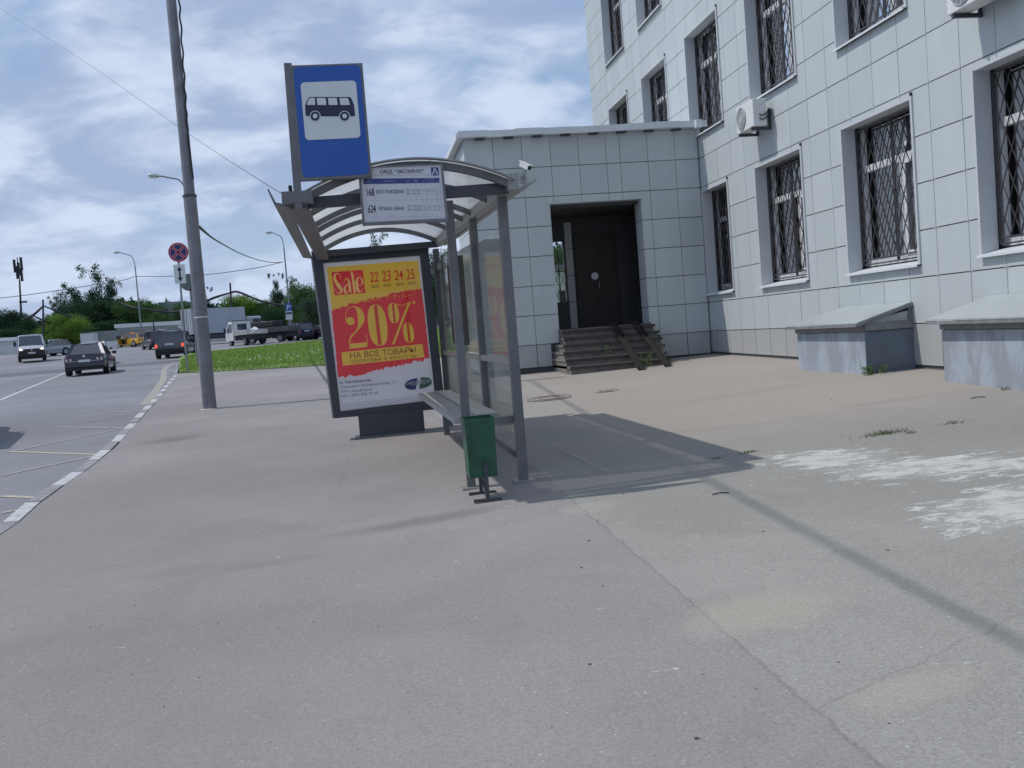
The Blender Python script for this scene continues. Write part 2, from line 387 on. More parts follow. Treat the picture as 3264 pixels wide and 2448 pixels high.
    T.l.new(col, b.inputs['Base Color']); b.inputs['Roughness'].default_value = .88; b.inputs['Specular IOR Level'].default_value = .3
    bn = T.node('ShaderNodeBump', {'Strength': .35, 'Distance': .006, 'Height': T.m('ADD', fine, T.m('MULTIPLY', grit, .6))})
    T.l.new(bn.outputs[0], b.inputs['Normal'])
    return m_
M['pave'] = asphalt('pavement_asphalt', (.248, .235, .235), True)
M['road'] = asphalt('road_asphalt', (.205, .21, .235), False)
M['earth'] = mat('earth', (.10, .11, .06), .95, nscale=.5, namt=.3)
M['turf'] = mat('turf', (.13, .22, .035), .95, nscale=1.2, namt=.35)
M['kerb_stone'] = mat('kerb_stone', (.23, .235, .25), .85, nscale=8, namt=.25)
def worn(name, c, under, lo, hi):
    m_ = bpy.data.materials.new(name); m_.use_nodes = True; T = NT(m_.node_tree); b = T.n['Principled BSDF']
    tcn = T.node('ShaderNodeTexCoord').outputs['Object']
    f = T.ramp(T.noise(tcn, 9, 6, .7), lo, hi)
    T.l.new(T.mix(f, (*c, 1), (*under, 1)), b.inputs['Base Color']); b.inputs['Roughness'].default_value = .8
    return m_
M['kerb_white'] = worn('kerb_white', (.45, .46, .48), (.26, .26, .28), .5, .68)
M['mark_white'] = worn('mark_white', (.50, .51, .53), (.25, .255, .27), .5, .72)
M['mark_yellow'] = worn('mark_yellow', (.42, .39, .30), (.25, .25, .26), .48, .66)
M['mark_yellow3'] = worn('mark_kerb_beige', (.285, .275, .245), (.235, .235, .24), .55, .75)
M['mark_yellow2'] = worn('mark_yellow_faint', (.36, .345, .30), (.25, .25, .265), .42, .6)

# ------------------------------------------------------------------ ground, road, pavement, kerb, markings
def sheet(xs, ys, zf):
    mb = MB(); n = len(xs)
    vs = [(x, y, zf(x, y)) for y in ys for x in xs]
    mb.add(vs, [(j*n+i, j*n+i+1, (j+1)*n+i+1, (j+1)*n+i) for j in range(len(ys)-1) for i in range(n-1)])
    return mb
def frange(a, b, st): n = max(1, int(round((b-a)/st))); return [a+(b-a)*i/n for i in range(n+1)]
gx = [-900, -500, -300, -200] + frange(-150, 60, 3) + [90, 150, 300, 600, 900]
gy = [-300, -120, -60] + frange(-30, 180, 3) + [220, 300, 400, 600, 1000, 1500]
tag(sheet(gx, gy, lambda x, y: h(x, y)-.35 + (.26 if y > 119 or x > 40 or x < -60 else 0)).build('ground', M['earth'], smooth=True), kind='structure')
KP = [(-12, -3.05), (0, -3.1), (6, -3.15), (8.9, -3.24), (10.3, -3.42), (12.4, -3.54), (14.4, -3.73), (16.6, -4.05), (18.9, -4.35), (21.2, -4.68), (23.8, -5.03), (26, -5.34), (28.3, -5.68), (30, -5.92), (32.6, -6.3), (34.8, -6.6), (38, -7.15), (43, -8.0), (48, -8.9), (53, -9.6), (57, -10.1), (60, -10.3), (72, -11.2)]
def kx(y):
    for (a, xa), (b, xb) in zip(KP, KP[1:]):
        if y <= b: return xa+(xb-xa)*(y-a)/(b-a)
    return KP[-1][1]
ROADZ = -.11
tag(sheet([-60, -50, -40]+frange(-34, 40, 1.0), frange(-30, 119, 1.5), lambda x, y: h(x, y)+ROADZ).build('road', M['road'], smooth=True), kind='structure')
# pavement: rows from kerb to building
ys = frange(-12, 33.5, .5); mb = MB(); N_ = 40
rows = []
def pave_end(y): return 34.2+min(0, 0)
for y in ys:
    x0 = kx(y)+.15; rows.append([(x0+(14-x0)*(i/N_)**1.0, y, h(x0+(14-x0)*(i/N_), y)) for i in range(N_+1)])
mb.loft([[Vector(p) for p in r] for r in rows], cap=False, closed=False)
# tongue towards the grass edge on the left
tag(mb.build('pavement', M['pave'], smooth=True), kind='structure')
# far part of pavement up to the slanting grass edge
def grass_edge(x): return 37.8-(x+6.9)*.75 if x < 3 else 30.4
mb = MB(); xs_ = frange(-7.0, 14, .7); R0 = []; R1 = []
for x in xs_:
    ge = max(grass_edge(x), 30.4)+.15
    if ge > 33.5: R0.append(Vector((x, 33.5, h(x, 33.5)))); R1.append(Vector((x, ge, h(x, ge))))
R0[0].x = kx(33.5)+.15; R1[0].x = kx(R1[0].y)+.15; R0[0].z = h(R0[0].x, 33.5); R1[0].z = h(R1[0].x, R1[0].y)
mb.loft([R0, R1], cap=False, closed=False)
tag(mb.build('pavement_strip', M['pave']), kind='structure')
# kerb: stones 1 m long, alternately painted
mb = MB(); y = -11.0; i = 0
L_ = 1.0
while y < 58:
    y2 = y+L_*.985
    painted = (i % 2 == 0) and y < 37
    mb.cur = 1 if painted else 0
    a = Vector((kx(y), y, 0)); b = Vector((kx(y2), y2, 0)); jz = random.uniform(-.006, .008); jx = random.uniform(-.012, .012)
    za = h(a.x, y)+.012+jz; zb = h(b.x, y2)+.012+jz
    w_ = .145
    mb.add([(a.x+jx, y, za-.25), (b.x+jx, y2, zb-.25), (b.x+jx+w_, y2, zb-.25), (a.x+jx+w_, y, za-.25), (a.x+jx+.012, y, za), (b.x+jx+.012, y2, zb), (b.x+jx+w_, y2, zb-.004), (a.x+jx+w_, y, za-.004)],
           [(3, 2, 1, 0), (4, 5, 6, 7), (0, 1, 5, 4), (1, 2, 6, 5), (2, 3, 7, 6), (3, 0, 4, 7)])
    y += L_; i += 1
tag(mb.build('kerb', [M['kerb_stone'], M['kerb_white']]), kind='structure')
# markings
def ribbon(mb, pts, wd, zoff=ROADZ+.006):
    P = [Vector((p[0], p[1], 0)) for p in pts]; fine = []
    for a, b in zip(P, P[1:]):
        n = max(1, int((b-a).length/1.0))
        for i in range(n): fine.append(a+(b-a)*i/n)
    fine.append(P[-1]); L = []; R = []
    for i, p in enumerate(fine):
        d = (fine[min(i+1, len(fine)-1)]-fine[max(0, i-1)]); d.z = 0; d.normalize(); n = Vector((-d.y, d.x, 0))*(wd/2)
        for q, lst in ((p+n, L), (p-n, R)): lst.append(Vector((q.x, q.y, h(q.x, q.y)+zoff)))
    mb.loft([L, R], cap=False, closed=False)
def gp(x, y):
    # road lies lower than the pavement: shift the hit accordingly
    p = G(o(x, y)); return p
zy = MB(); zf = MB()
def k_(y, dx=-.25): return (kx(y)+dx, y)
zig = [k_(9.6, -.1), (-3.95, 9.2)]
for a, b, mbx in (((0, 1085), (122, 1066), zf), ((0, 1051), (128, 1056), zy), ((0, 1010), (216, 966), zf), ((18, 961), (214, 966), zy), ((22, 961), (268, 912), zf), ((118, 911), (268, 912), zf), ((150, 905), (312, 879), zf), ((175, 879), (312, 878), zf), ((178, 878), (330, 870), zf)):
    p, q = gp(*a), gp(*b)
    ribbon(mbx, [(p.x, p.y), (q.x, q.y)], .085)
zk_ = MB(); ribbon(zk_, [k_(24.0, -.18), k_(28, -.22), k_(32, -.28), k_(36, -.34), k_(41, -.42), k_(46, -.5), k_(51, -.5), k_(55, -.3)], .24); tag(zk_.build('kerbside_marking', M['mark_yellow3']), kind='structure')
tag(zy.build('yellow_road_marking', M['mark_yellow']), kind='structure'); tag(zf.build('faded_road_marking', M['mark_yellow2']), kind='structure')
mb = MB(); a, b, c = gp(-60, 880), gp(80, 825), gp(158, 794); ribbon(mb, [(a.x, a.y), (b.x, b.y), (c.x, c.y)], .12)
ribbon(mb, [(-17.0, 64), (-18.6, 74)], .12)
tag(mb.build('centre_line', M['mark_white']), kind='structure')
mb = MB()
for (x0, x1, y0, y1) in ((-34, -8.6, 58, 64.5), (-34, -14, 69, 74)): pass
# darker newly laid strip across the road
P4 = [(-33, 49.5), (-10.3, 55.5), (-10.6, 60.5), (-33, 58.5)]
xs_ = frange(0, 1, .05)
mb.loft([[Vector((P4[0][0]+(P4[1][0]-P4[0][0])*t, P4[0][1]+(P4[1][1]-P4[0][1])*t, 0)) for t in xs_], [Vector((P4[3][0]+(P4[2][0]-P4[3][0])*t, P4[3][1]+(P4[2][1]-P4[3][1])*t, 0)) for t in xs_]], cap=False, closed=False)
for v in mb.v: v.z = h(v.x, v.y)+ROADZ+.005
M['tar'] = mat('new_asphalt', (.105, .105, .125), .85, nscale=2, namt=.1)
tag(mb.build('new_asphalt_strip', M['tar']), kind='structure')

# grass verge: base sheet plus blades
def verge_far(x): return min(68+(x+10.5)*2.0, 84)
def in_verge(x, y): return x > kx(y)+.2+random.uniform(0, .15) and grass_edge(x) < y < verge_far(x)
mb = MB(); cols = frange(-10.8, 30, .9); A = []; 
NR = 14; rings = []
for j in range(NR+1):
    r = []
    for x in cols:
        y0 = grass_edge(x) if x > -6.9 else 37.8+(-6.9-x)*5.6; y1 = max(verge_far(x), y0+.3); y = y0+(y1-y0)*j/NR
        r.append(Vector((x, y, h(x, y)+.02+.12*sin(pi*j/NR))))
    rings.append(r)
mb.loft(rings, cap=False, closed=False)
tag(mb.build('verge', M['turf'], smooth=True), kind='structure')
m_ = bpy.data.materials.new('grass_blade'); m_.use_nodes = True; T = NT(m_.node_tree); b = T.n['Principled BSDF']
rnd = T.node('ShaderNodeNewGeometry').outputs['Random Per Island']; tcn = T.node('ShaderNodeTexCoord').outputs['Object']
c_ = T.mix(rnd, (.19, .30, .06, 1), (.33, .42, .12, 1)); c_ = T.mix(T.m('MULTIPLY', T.ramp(T.noise(tcn, .35, 4), .4, .65), .45), c_, (.15, .28, .05, 1))
sg = T.node('ShaderNodeSeparateXYZ', {0: tcn}); near_ = T.ramp(T.m('ADD', T.m('ADD', sg.outputs[1], T.m('MULTIPLY', sg.outputs[0], .75)), T.m('MULTIPLY', T.noise(tcn, .5, 4), 5.0)), 38.5, 34.8)
c_ = T.mix(T.m('MULTIPLY', near_, .6), c_, (.25, .27, .12, 1)); T.l.new(c_, b.inputs['Base Color']); b.inputs['Roughness'].default_value = .7; b.inputs['Specular IOR Level'].default_value = .2; M['blade'] = m_
mb = MB(); vs_ = []; fs_ = []
def blade(x, y, z, hh, w_):
    a = random.uniform(0, pi); dx, dy = cos(a)*w_, sin(a)*w_; lx, ly = random.gauss(0, hh*.3), random.gauss(0, hh*.3)
    b_ = len(vs_); vs_.extend(((x-dx, y-dy, z-.02), (x+dx, y+dy, z-.02), (x+lx, y+ly, z+hh))); fs_.append((b_, b_+1, b_+2))
n = 0
while n < 95000:
    u = random.random(); x = random.uniform(-11.2, 16); y = random.uniform(30, 84)
    if random.random() > (34/y)**1.3 or not in_verge(x, y): continue
    y0 = grass_edge(x); t = (y-y0)/max(.1, verge_far(x)-y0)
    hh = random.uniform(.05, .12)*(1 if t > .05 else .5); z = h(x, y)+.02+.12*sin(pi*min(1, max(0, t)))
    blade(x, y, z, hh, .014+.0004*y); n += 1
me = bpy.data.meshes.new('grass'); me.from_pydata(vs_, [], fs_); me.materials.append(M['blade'])
gr = bpy.data.objects.new('grass', me); COL.objects.link(gr); tag(gr, 'mown green grass on the verge between the pavement and the parked cars', 'grass', kind='stuff')
mb = MB()
for _ in range(26):
    x = random.uniform(-8.5, 0); y = random.uniform(34, 48)
    if in_verge(x, y):
        z = h(x, y)+.2; s_ = random.uniform(.02, .04); mb.add([(x-s_, y, z), (x+s_, y, z), (x+s_, y+.01, z+s_), (x-s_, y+.01, z+s_)], [(0, 1, 2, 3)])
tag(mb.build('clover_flowers', M['white_paint']), 'small white flowers dotted over the near left end of the green verge', 'flowers', kind='stuff')

# ------------------------------------------------------------------ main building
WX = 7.39; TH = .613; TW = .67; Z0 = 1.185; YV = [10.23+TW*i for i in range(-9, 60)]
BB = thing('office_building', 'tall office building clad in pale square tiles with barred windows', 'building', (WX, 5, .4))
def zk(k): return Z0+TH*k
WINS = []
for r_, (z0, z1) in enumerate(((1.97, 4.15), (5.33, 7.50), (8.70, 10.88), (12.05, 14.2))):
    yy = [(5.52, 7.40), (8.77, 10.65), (11.97, 13.85), (15.23, 17.15), (18.5, 20.38), (21.78, 23.66), (25.02, 26.9)]
    for i, (a, b) in enumerate(yy):
        if r_ == 0 and i == 4: b = 19.94
        if r_ == 0 and i > 4: continue
        WINS.append((a, b, z0, z1, r_, i))
def subtract(rects, hole):
    out = []; a, b, c, d = hole
    for (y0, y1, z0, z1) in rects:
        if y1 <= a or y0 >= b or z1 <= c or z0 >= d: out.append((y0, y1, z0, z1)); continue
        if y0 < a: out.append((y0, a, z0, z1))
        if y1 > b: out.append((b, y1, z0, z1))
        m0, m1 = max(y0, a), min(y1, b)
        if z0 < c: out.append((m0, m1, z0, c))
        if z1 > d: out.append((m0, m1, d, z1))
    return [r for r in out if r[1]-r[0] > .02 and r[3]-r[2] > .02]
YE = 28.82; GAP = .007
GV = .0045
mb = MB(); pl = MB()
def wbase(y): return h(WX, y)+.055
ycuts = [y for y in YV if 1.5 < y < YE] + [YE]; y = -2.0
ycuts = [yv for yv in ([10.23+TW*i for i in range(-18, 40)]) if yv < YE-.1]+[YE]
for a, b in zip(ycuts, ycuts[1:]):
    for k in range(0, 24):
        z0, z1 = zk(k), zk(k+1); t = (a+GV, b-GV, z0+GAP, z1-GAP)
        rs = [t]
        for wn in WINS: rs = subtract(rs, (wn[0]-.02, wn[1]+.02, wn[2]-.02, wn[3]+.02))
        tx = random.uniform(-.0015, .0015); ty = random.uniform(-.0015, .0015)
        for (y0, y1, c, d) in rs:
            if a > 20.1 and z1 < 5.3: continue
            mb.box((WX+tx, y0, c), (WX+.02, y1, d))
    for k in range(1, 24):
        if not any(wn[0]-.1 < b < wn[1]+.1 and wn[2]-.1 < zk(k) < wn[3]+.1 for wn in WINS) and not (a > 19.9 and k < 8):
            for dy in (-.022, .022): mb.box((WX-.004, b+dy-.008, zk(k)-.014), (WX+.001, b+dy+.008, zk(k)+.014))
    zb = wbase((a+b)/2); pl.box((WX+.004, a+GAP, 0), (WX+.02, b-GAP, zk(0)-GAP))
    for v in pl.v[-8:]:
        if v.z < .5: v.z = wbase(v.y)
cl = mb.build('cladding', M['clad'], BB); pc = pl.build('plinth', M['plinth'], BB)
# backing wall with the same openings, end wall, roof slab
ys_ = sorted(set([-2, YE-.03]+[q for wn in WINS for q in (wn[0], wn[1])])); zs_ = sorted(set([0.2, 16]+[q for wn in WINS for q in (wn[2], wn[3])]))
mb = MB()
for a, b in zip(ys_, ys_[1:]):
    for c, d in zip(zs_, zs_[1:]):
        cy, cz = (a+b)/2, (c+d)/2
        if any(wn[0] < cy < wn[1] and wn[2] < cz < wn[3] for wn in WINS): continue
        mb.quad((WX+.03, a, c), (WX+.03, b, c), (WX+.03, b, d), (WX+.03, a, d))
mb.build('backing_wall', M['backing'], BB)
mb = MB(); mb.box((WX+.03, YE-.02, 0.2), (WX+16, YE+.0, 16)); mb.box((WX+.03, -2.2, .2), (WX+16, -2.0, 16)); mb.box((WX-.05, -2.3, 16), (WX+16, YE+.1, 16.25)); mb.box((WX+1.2, -2, .2), (WX+1.25, YE-.05, 16))
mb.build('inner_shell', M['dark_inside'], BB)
mb = MB()
for k in range(0, 25):
    mb.box((WX+.02, YE, zk(k)+GAP), (WX+8, YE+.02, zk(k+1)-GAP))
mb.build('end_cladding', M['clad'], BB)
# ---- one window in its own axes: origin at outer corner (y0,z0); +Y along the wall
def make_window(wd, ht):
    tr = MB(); d = .20
    tr.box((-.025, -.03, -.0), (.0, .012, ht+.03)); tr.box((-.025, wd-.012, 0), (.0, wd+.03, ht+.03)); tr.box((-.022, .012, ht-.012), (.0, wd-.012, ht+.028))
    tr.quad((0, .012, 0), (d, .012, 0), (d, .012, ht), (0, .012, ht)); tr.quad((0, wd-.012, 0), (d, wd-.012, 0), (d, wd-.012, ht), (0, wd-.012, ht))
    tr.quad((0, .012, ht-.012), (d, .012, ht-.012), (d, wd-.012, ht-.012), (0, wd-.012, ht-.012))
    wob = tr
    dk = MB(); d2 = .42
    dk.quad((d, .012, 0), (d2, .012, 0), (d2, .012, ht), (d, .012, ht)); dk.quad((d, wd+.07, 0), (d2, wd+.07, 0), (d2, wd+.07, ht+.07), (d, wd+.07, ht+.07)); dk.quad((d, 0, ht+.07), (d2, 0, ht+.07), (d2, wd+.07, ht+.07), (d, wd+.07, ht+.07)); dk.quad((d, wd-.01, 0), (d, wd+.07, 0), (d, wd+.07, ht+.07), (d, wd-.01, ht+.07)); dk.quad((d, 0, ht-.01), (d, wd+.07, ht-.01), (d, wd+.07, ht+.07), (d, 0, ht+.07))
    sl = MB()
    sl.add([(-.07, -.02, .0), (-.07, wd+.03, .0), (.36, wd-.01, .085), (.36, .01, .085), (-.07, -.02, -.03), (-.07, wd+.03, -.03), (-.055, -.02, -.03), (-.055, wd+.03, -.03), (-.06, -.02, -.012), (-.06, wd+.03, -.012), (.36, .01, .07), (.36, wd-.01, .07)],
           [(0, 1, 2, 3), (0, 4, 5, 1), (4, 6, 7, 5), (6, 8, 9, 7), (8, 10, 11, 9), (0, 3, 10, 8, 6, 4), (1, 5, 7, 9, 11, 2)])
    fr = MB(); fx = .33; B_ = .065
    z0 = .09; z1 = ht+.06; y0 = .02; y1 = wd+.06; tz = 1.55 if ht > 2 else ht*.72; my = y0+(y1-y0)*.42
    def fb(a, b, c, d_): fr.box((fx-.03, a, c), (fx+.04, b, d_))
    fb(y0, y1, z0, z0+.09); fb(y0, y1, z1-.07, z1); fb(y0, y0+B_, z0+.09, z1-.07); fb(y1-B_, y1, z0+.09, z1-.07); fb(y0+B_, y1-B_, tz-.05, tz+.05)
    fb(my-.05, my+.04, z0+.09, tz-.05)
    # sash frame inside the narrow light
    fr.box((fx-.045, y0+B_, z0+.09), (fx-.0305, y0+B_+.05, tz-.05)); fr.box((fx-.045, my-.11, z0+.09), (fx-.0305, my-.0505, tz-.05)); fr.box((fx-.045, y0+B_+.05, z0+.09), (fx-.0305, my-.11, z0+.15)); fr.box((fx-.045, y0+B_+.05, tz-.1), (fx-.0305, my-.11, tz-.05))
    pn = MB(); pn.quad((fx+.012, y0, z0), (fx+.012, y1, z0), (fx+.012, y1, z1), (fx+.012, y0, z1))
    cu = MB()  # blinds / curtains behind the pane
    n = 26
    for i in range(n):
        a = y0+(y1-y0)*(i/n); b = y0+(y1-y0)*((i+1)/n); xx = fx+.16+.03*(i % 2)
        if .28 < i/n < .46: continue
        cu.quad((xx, a, z0), (fx+.16+.03*((i+1) % 2), b, z0), (fx+.16+.03*((i+1) % 2), b, tz), (xx, a, tz))
    gl = MB(); gx_ = .215; ga, gb, gc, gd = .05, wd-.03, .115, ht-.05
    for (a, b) in (((ga, gc), (gb, gc)), ((ga, gd), (gb, gd)), ((ga, gc), (ga, gd)), ((gb, gc), (gb, gd)), ((ga, gc+.075), (gb, gc+.075))):
        gl.bar((gx_, a[0], a[1]), (gx_, b[0], b[1]), .02, .022, (1, 0, 0))
    mid = ga+(gb-ga)*.46
    for mm in (mid-.022, mid+.022): gl.bar((gx_, mm, gc), (gx_, mm, gd), .016, .02, (1, 0, 0))
    gl.box((gx_-.03, mid-.05, gc+1.0), (gx_+.0, mid+.05, gc+1.06))
    for ci, (p0, p1) in enumerate(((ga, mid-.022), (mid+.022, gb))):
        cell = (p1-p0)/(5.0 if ci else 4.0); hh_ = .40; sl_ = hh_/cell
        zb0, zt0 = gc+.075, gd
        for sgn in (1, -1):
            yy0 = p0-12*cell
            while yy0 < p1+12*cell:
                # line z = zb0 + sgn*sl_*(y-yy0)
                pts = []
                for yq in (p0, p1):
                    zq = zb0+sgn*sl_*(yq-yy0)
                    if zb0 <= zq <= zt0: pts.append((yq, zq))
                for zq in (zb0, zt0):
                    yq = yy0+sgn*(zq-zb0)/sl_
                    if p0 <= yq <= p1: pts.append((yq, zq))
                pts = sorted(set((round(a, 4), round(b, 4)) for a, b in pts))
                if len(pts) >= 2: gl.bar((gx_+.006*sgn, *pts[0]), (gx_+.006*sgn, *pts[-1]), .006, .014, (1, 0, 0))
                yy0 += cell
    lk = MB(); lk.box((-.026, wd+.005, ht+.03), (.0, wd+.03, ht+.075)) if False else None
    cap = MB(); cap.box((-.028, -.03, ht+.031), (-.002, .0, ht+.075))
    return dict(window=tr, recess=dk, sill=sl, window_frame=fr, pane=pn, curtain=cu, security_grille=gl, trim_cap=cap)
WM = {}
M['curtain'] = mat('curtain', (.10, .12, .125), .8, nscale=3, namt=.2)
M['pane_glass'] = glass('pane_glass', (.42, .47, .49), .05, (.2, .22, .23), .015)
M['reveal'] = mat('reveal', (.50, .53, .56), .5, nscale=2, namt=.04)
wmat = dict(window=M['reveal'], recess=M['dark_inside'], sill=M['white_metal'], window_frame=M['pvc'], pane=M['pane_glass'], curtain=M['curtain'], security_grille=M['grille'], trim_cap=M['black'])
protos = {}
BASES[BB.as_pointer()] = Vector((0, 0, 0))
for (a, b, z0, z1, r_, i) in WINS:
    key = (round(b-a, 1) if b-a < 1.7 else 1.9, 2.18)
    loc = Vector((WX, a, z0)) - BB.location
    if key not in protos:
        parts = make_window(b-a, 2.18 if r_ else z1-z0)
        root = parts['window'].build('window', wmat['window'], None, base=Vector()); root.parent = BB; root.location = loc
        BASES[root.as_pointer()] = Vector((0, 0, 0))
        for k, mbx in parts.items():
            if k == 'window': continue
            c = mbx.build(k, wmat[k], None, base=Vector()); c.parent = root
        protos[key] = root
    else:
        c = copy_tree(protos[key], BB); c.location = loc
BASES[BB.as_pointer()] = Vector(BB.location)

# ------------------------------------------------------------------ entrance annex
AY = 20.0; AX0, AX1 = 2.37, 7.37; AB = 22.3; OX0, OX1, OZ1 = 4.08, 6.045, 4.085; FZ = 1.46
AN = thing('entrance_annex', 'low grey tiled entrance block with a dark doorway, joined to the tall building', 'building', (4.9, AY, .55))
XS = [2.37, 2.97, 3.57, 4.17, 4.77, 5.36, 5.66, 6.26, 6.86, 7.37]
mb = MB(); pl = MB()
for a, b in zip(XS, XS[1:]):
    for k in range(0, 7):
        z0, z1 = zk(k), zk(k+1)
        if k == 6: z1 = 5.5
        for (y0, y1, c, d) in subtract([(a+GV, b-GV, z0+GAP, z1-GAP)], (OX0-.02, OX1+.02, .0, OZ1)):
            mb.box((y0, AY+random.uniform(-.001, .001), c), (y1, AY+.02, d))
    for (y0, y1, c, d) in subtract([(a+GAP, b-GAP, .72, zk(0)-GAP)], (OX0-.2, OX1+.22, .0, OZ1)): pl.box((y0, AY+.004, c), (y1, AY+.02, d))
for j in range(0, 4):
    ya, yb = AY+.03+j*.57, AY+.03+(j+1)*.57
    for k in range(0, 7):
        z0, z1 = zk(k), min(zk(k+1), 5.5); mb.box((AX0-.0, ya+GAP, z0+GAP), (AX0+.02, yb-GAP, z1-GAP))
    ps = MB() if j == 0 else ps; ps.box((AX0+.004, ya+GAP, .72), (AX0+.02, yb-GAP, zk(0)-GAP))
mb.build('cladding', M['clad'], AN); pl.build('plinth', M['plinth'], AN); ps.build('plinth', M['plinth'], AN)
mb = MB()  # masonry behind the tiles
for (x0, x1, z0, z1) in ((AX0+.025, OX0-.02, .3, 5.48), (OX1+.02, AX1, .3, 5.48), (OX0-.02, OX1+.02, OZ1+.02, 5.48)): mb.box((x0, AY+.025, z0), (x1, AY+.25, z1))
mb.box((AX0+.025, AY+.25, .3), (AX0+.25, AB, 5.48)); 
# rear wall with window opening
WX0, WX1, WZ0, WZ1 = 3.55, 4.76, 2.08, 3.50
for (x0, x1, z0, z1) in ((AX0+.25, WX0, .3, 5.48), (WX1, AX1, .3, 5.48), (WX0, WX1, .3, WZ0), (WX0, WX1, WZ1, 5.48)): mb.box((x0, AB-.25, z0), (x1, AB, z1))
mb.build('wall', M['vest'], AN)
mb = MB(); mb.box((AX0+.25, AY+.25, 4.02), (AX1, AB-.25, 4.08))
for i in range(8): mb.box((AX0+.3+i*.6, AY+.26, 4.005), (AX0+.315+i*.6, AB-.26, 4.019))
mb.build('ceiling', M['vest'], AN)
mb = MB(); mb.box((AX0+.25, AY+.26, .3), (AX1-.005, AB-.25, FZ)); mb.box((OX0-.01, AY-.1, .3), (OX1+.01, AY+.26, FZ)); mb.build('floor_slab', M['step'], AN)
# jamb and head lining of the opening
mb = MB()
for k in range(0, 5):
    z0, z1 = zk(k), min(zk(k+1), OZ1)
    if k == 0: z0 = FZ
    mb.box((OX1, AY+.0, z0+GAP), (OX1+.018, AY+.5, z1-GAP)); mb.box((OX0-.018, AY, z0+GAP), (OX0, AY+.5, z1-GAP))
mb.box((OX0-.018, AY-.004, OZ1), (OX1+.018, AY+.5, OZ1+.018)); mb.build('door_surround', M['clad'], AN)
mb = MB(); mb.box((AX0-.1, AY-.16, 5.5), (AX1+.02, AB+.12, 5.58)); mb.build('roof', M['white_metal'], AN, bevel=.01)
mb = MB(); n = 9
for i in range(n):
    x0 = AX0-.12+(AX1+.14-AX0+.12)*i/n; x1 = AX0-.12+(AX1+.14-AX0+.12)*(i+1)/n; dz = random.uniform(-.012, .012)
    mb.box((x0, AY-.2-random.uniform(0, .02), 5.50+dz), (x1+.03, AY-.165, 5.63+dz)); 
mb.box((AX0-.16, AY-.16, 5.48), (AX0-.105, AB+.14, 5.6)); mb.build('roof_edging', M['white_metal'], AN)
mb = MB()
for i in range(9):
    x0 = 2.6+i*.6; mb = MB(); mb.box((x0, AY-.12, 5.465), (x0+.2, AY-.03, 5.495)); mb.build('edging_clip', M['frame_dark'], AN)
mb = MB(); mb.cur = 0
mb.box((7.25, AY-.35, 5.46), (7.385, AY-.1, 5.62)); mb.build('gutter_end', M['white_metal'], AN)
dr = MB(); dr.box((4.98, AB-.31, FZ), (5.98, AB-.26, 3.62)); dr.box((5.46, AB-.315, FZ+.02), (5.475, AB-.3105, 3.6)); dr.box((5.02, AB-.318, FZ+1.2), (5.42, AB-.3105, FZ+2.0)); dr.box((5.52, AB-.318, FZ+1.2), (5.94, AB-.3105, FZ+2.0))
door = sub(dr.build('door', M['door_brown'], AN), AN)
hb = MB(); hb.bar((5.50, AB-.34, 2.35), (5.50, AB-.34, 2.50), .02, .02); hb.build('handle', M['steel_light'], door)
mb = MB(); cs = atY(crop(1600, 550, 700/1659)(702, 782), AB-.33)
mb.cyl((cs.x, AB-.322, cs.z), (cs.x, AB-.33, cs.z), .085, n=24); dsc = sub(mb.build('round_notice', M['sign_white'], AN), AN)
mb = MB()
for k in range(0, 4): mb.box((4.775, AB-.29, FZ+k*.613+.01), (4.94, AB-.255, FZ+(k+1)*.613-.004))
mb.build('pier_cladding', M['plinth'], AN)
# grilled rear window of the annex
mb = MB()
for a, b in (((WX0, WZ0), (WX1, WZ0)), ((WX0, WZ1), (WX1, WZ1)), ((WX0, WZ0), (WX0, WZ1)), ((WX1, WZ0), (WX1, WZ1)), ((WX0, 2.8), (WX1, 2.8)), ((4.15, WZ0), (4.15, WZ1)), ((4.6, WZ0), (4.6, WZ1))): mb.bar((a[0], AB-.2, a[1]), (b[0], AB-.2, b[1]), .022, .022)
for i in range(8):
    for j in range(4):
        xa = WX0+i*.15; za = WZ0+j*.355
        mb.bar((xa, AB-.2, za), (min(xa+.15, WX1), AB-.2, za+.355), .01, .012); mb.bar((xa, AB-.19, za+.355), (min(xa+.15, WX1), AB-.19, za), .01, .012)
mb.build('security_grille', M['grille'], AN)
mb = MB()
for i in range(9): mb.bar((6.1+i*.14, AB-.5, FZ), (6.1+i*.14, AB-.5, 4.0), .015, .015)
for z in (FZ+.1, 2.3, 3.3): mb.bar((6.05, AB-.5, z), (7.3, AB-.5, z), .02, .02)
mb.build('inner_grille', M['grille'], AN)
# stairs: six risers
mb = MB(); nz = MB(); n = 6; top = FZ-.03; y_ = AY-.06
zg = h(4.6, 18.4)
for i in range(n):
    z1 = zg+(top-zg)*(i+1)/n; y0 = 18.33+i*(y_-18.33)/n; x0 = 3.9+.02*(n-1-i) if i < 1 else 3.9+.03*i; x1 = 6.25
    x0 = (3.92, 3.90, 3.92, 3.98, 4.06, 4.09)[i]; x1 = (5.86, 5.9, 5.96, 6.0, 6.03, 6.03)[i]
    mb.box((x0, y0+.03, zg-.3), (x1, y_+.3 if i < 4 else y_, z1-.05)); mb.box((x0-.02, y0+.02, z1-.05), (x1+.03, y_+.28 if i < 4 else y_, z1)); nz.box((x0-.025, y0-.004, z1-.055), (x1+.035, y0+.018, z1+.003))
str_ = sub(mb.build('stairs', M['step'], AN), AN); nz.build('step_nosing', M['rust'], str_)
mb = MB()
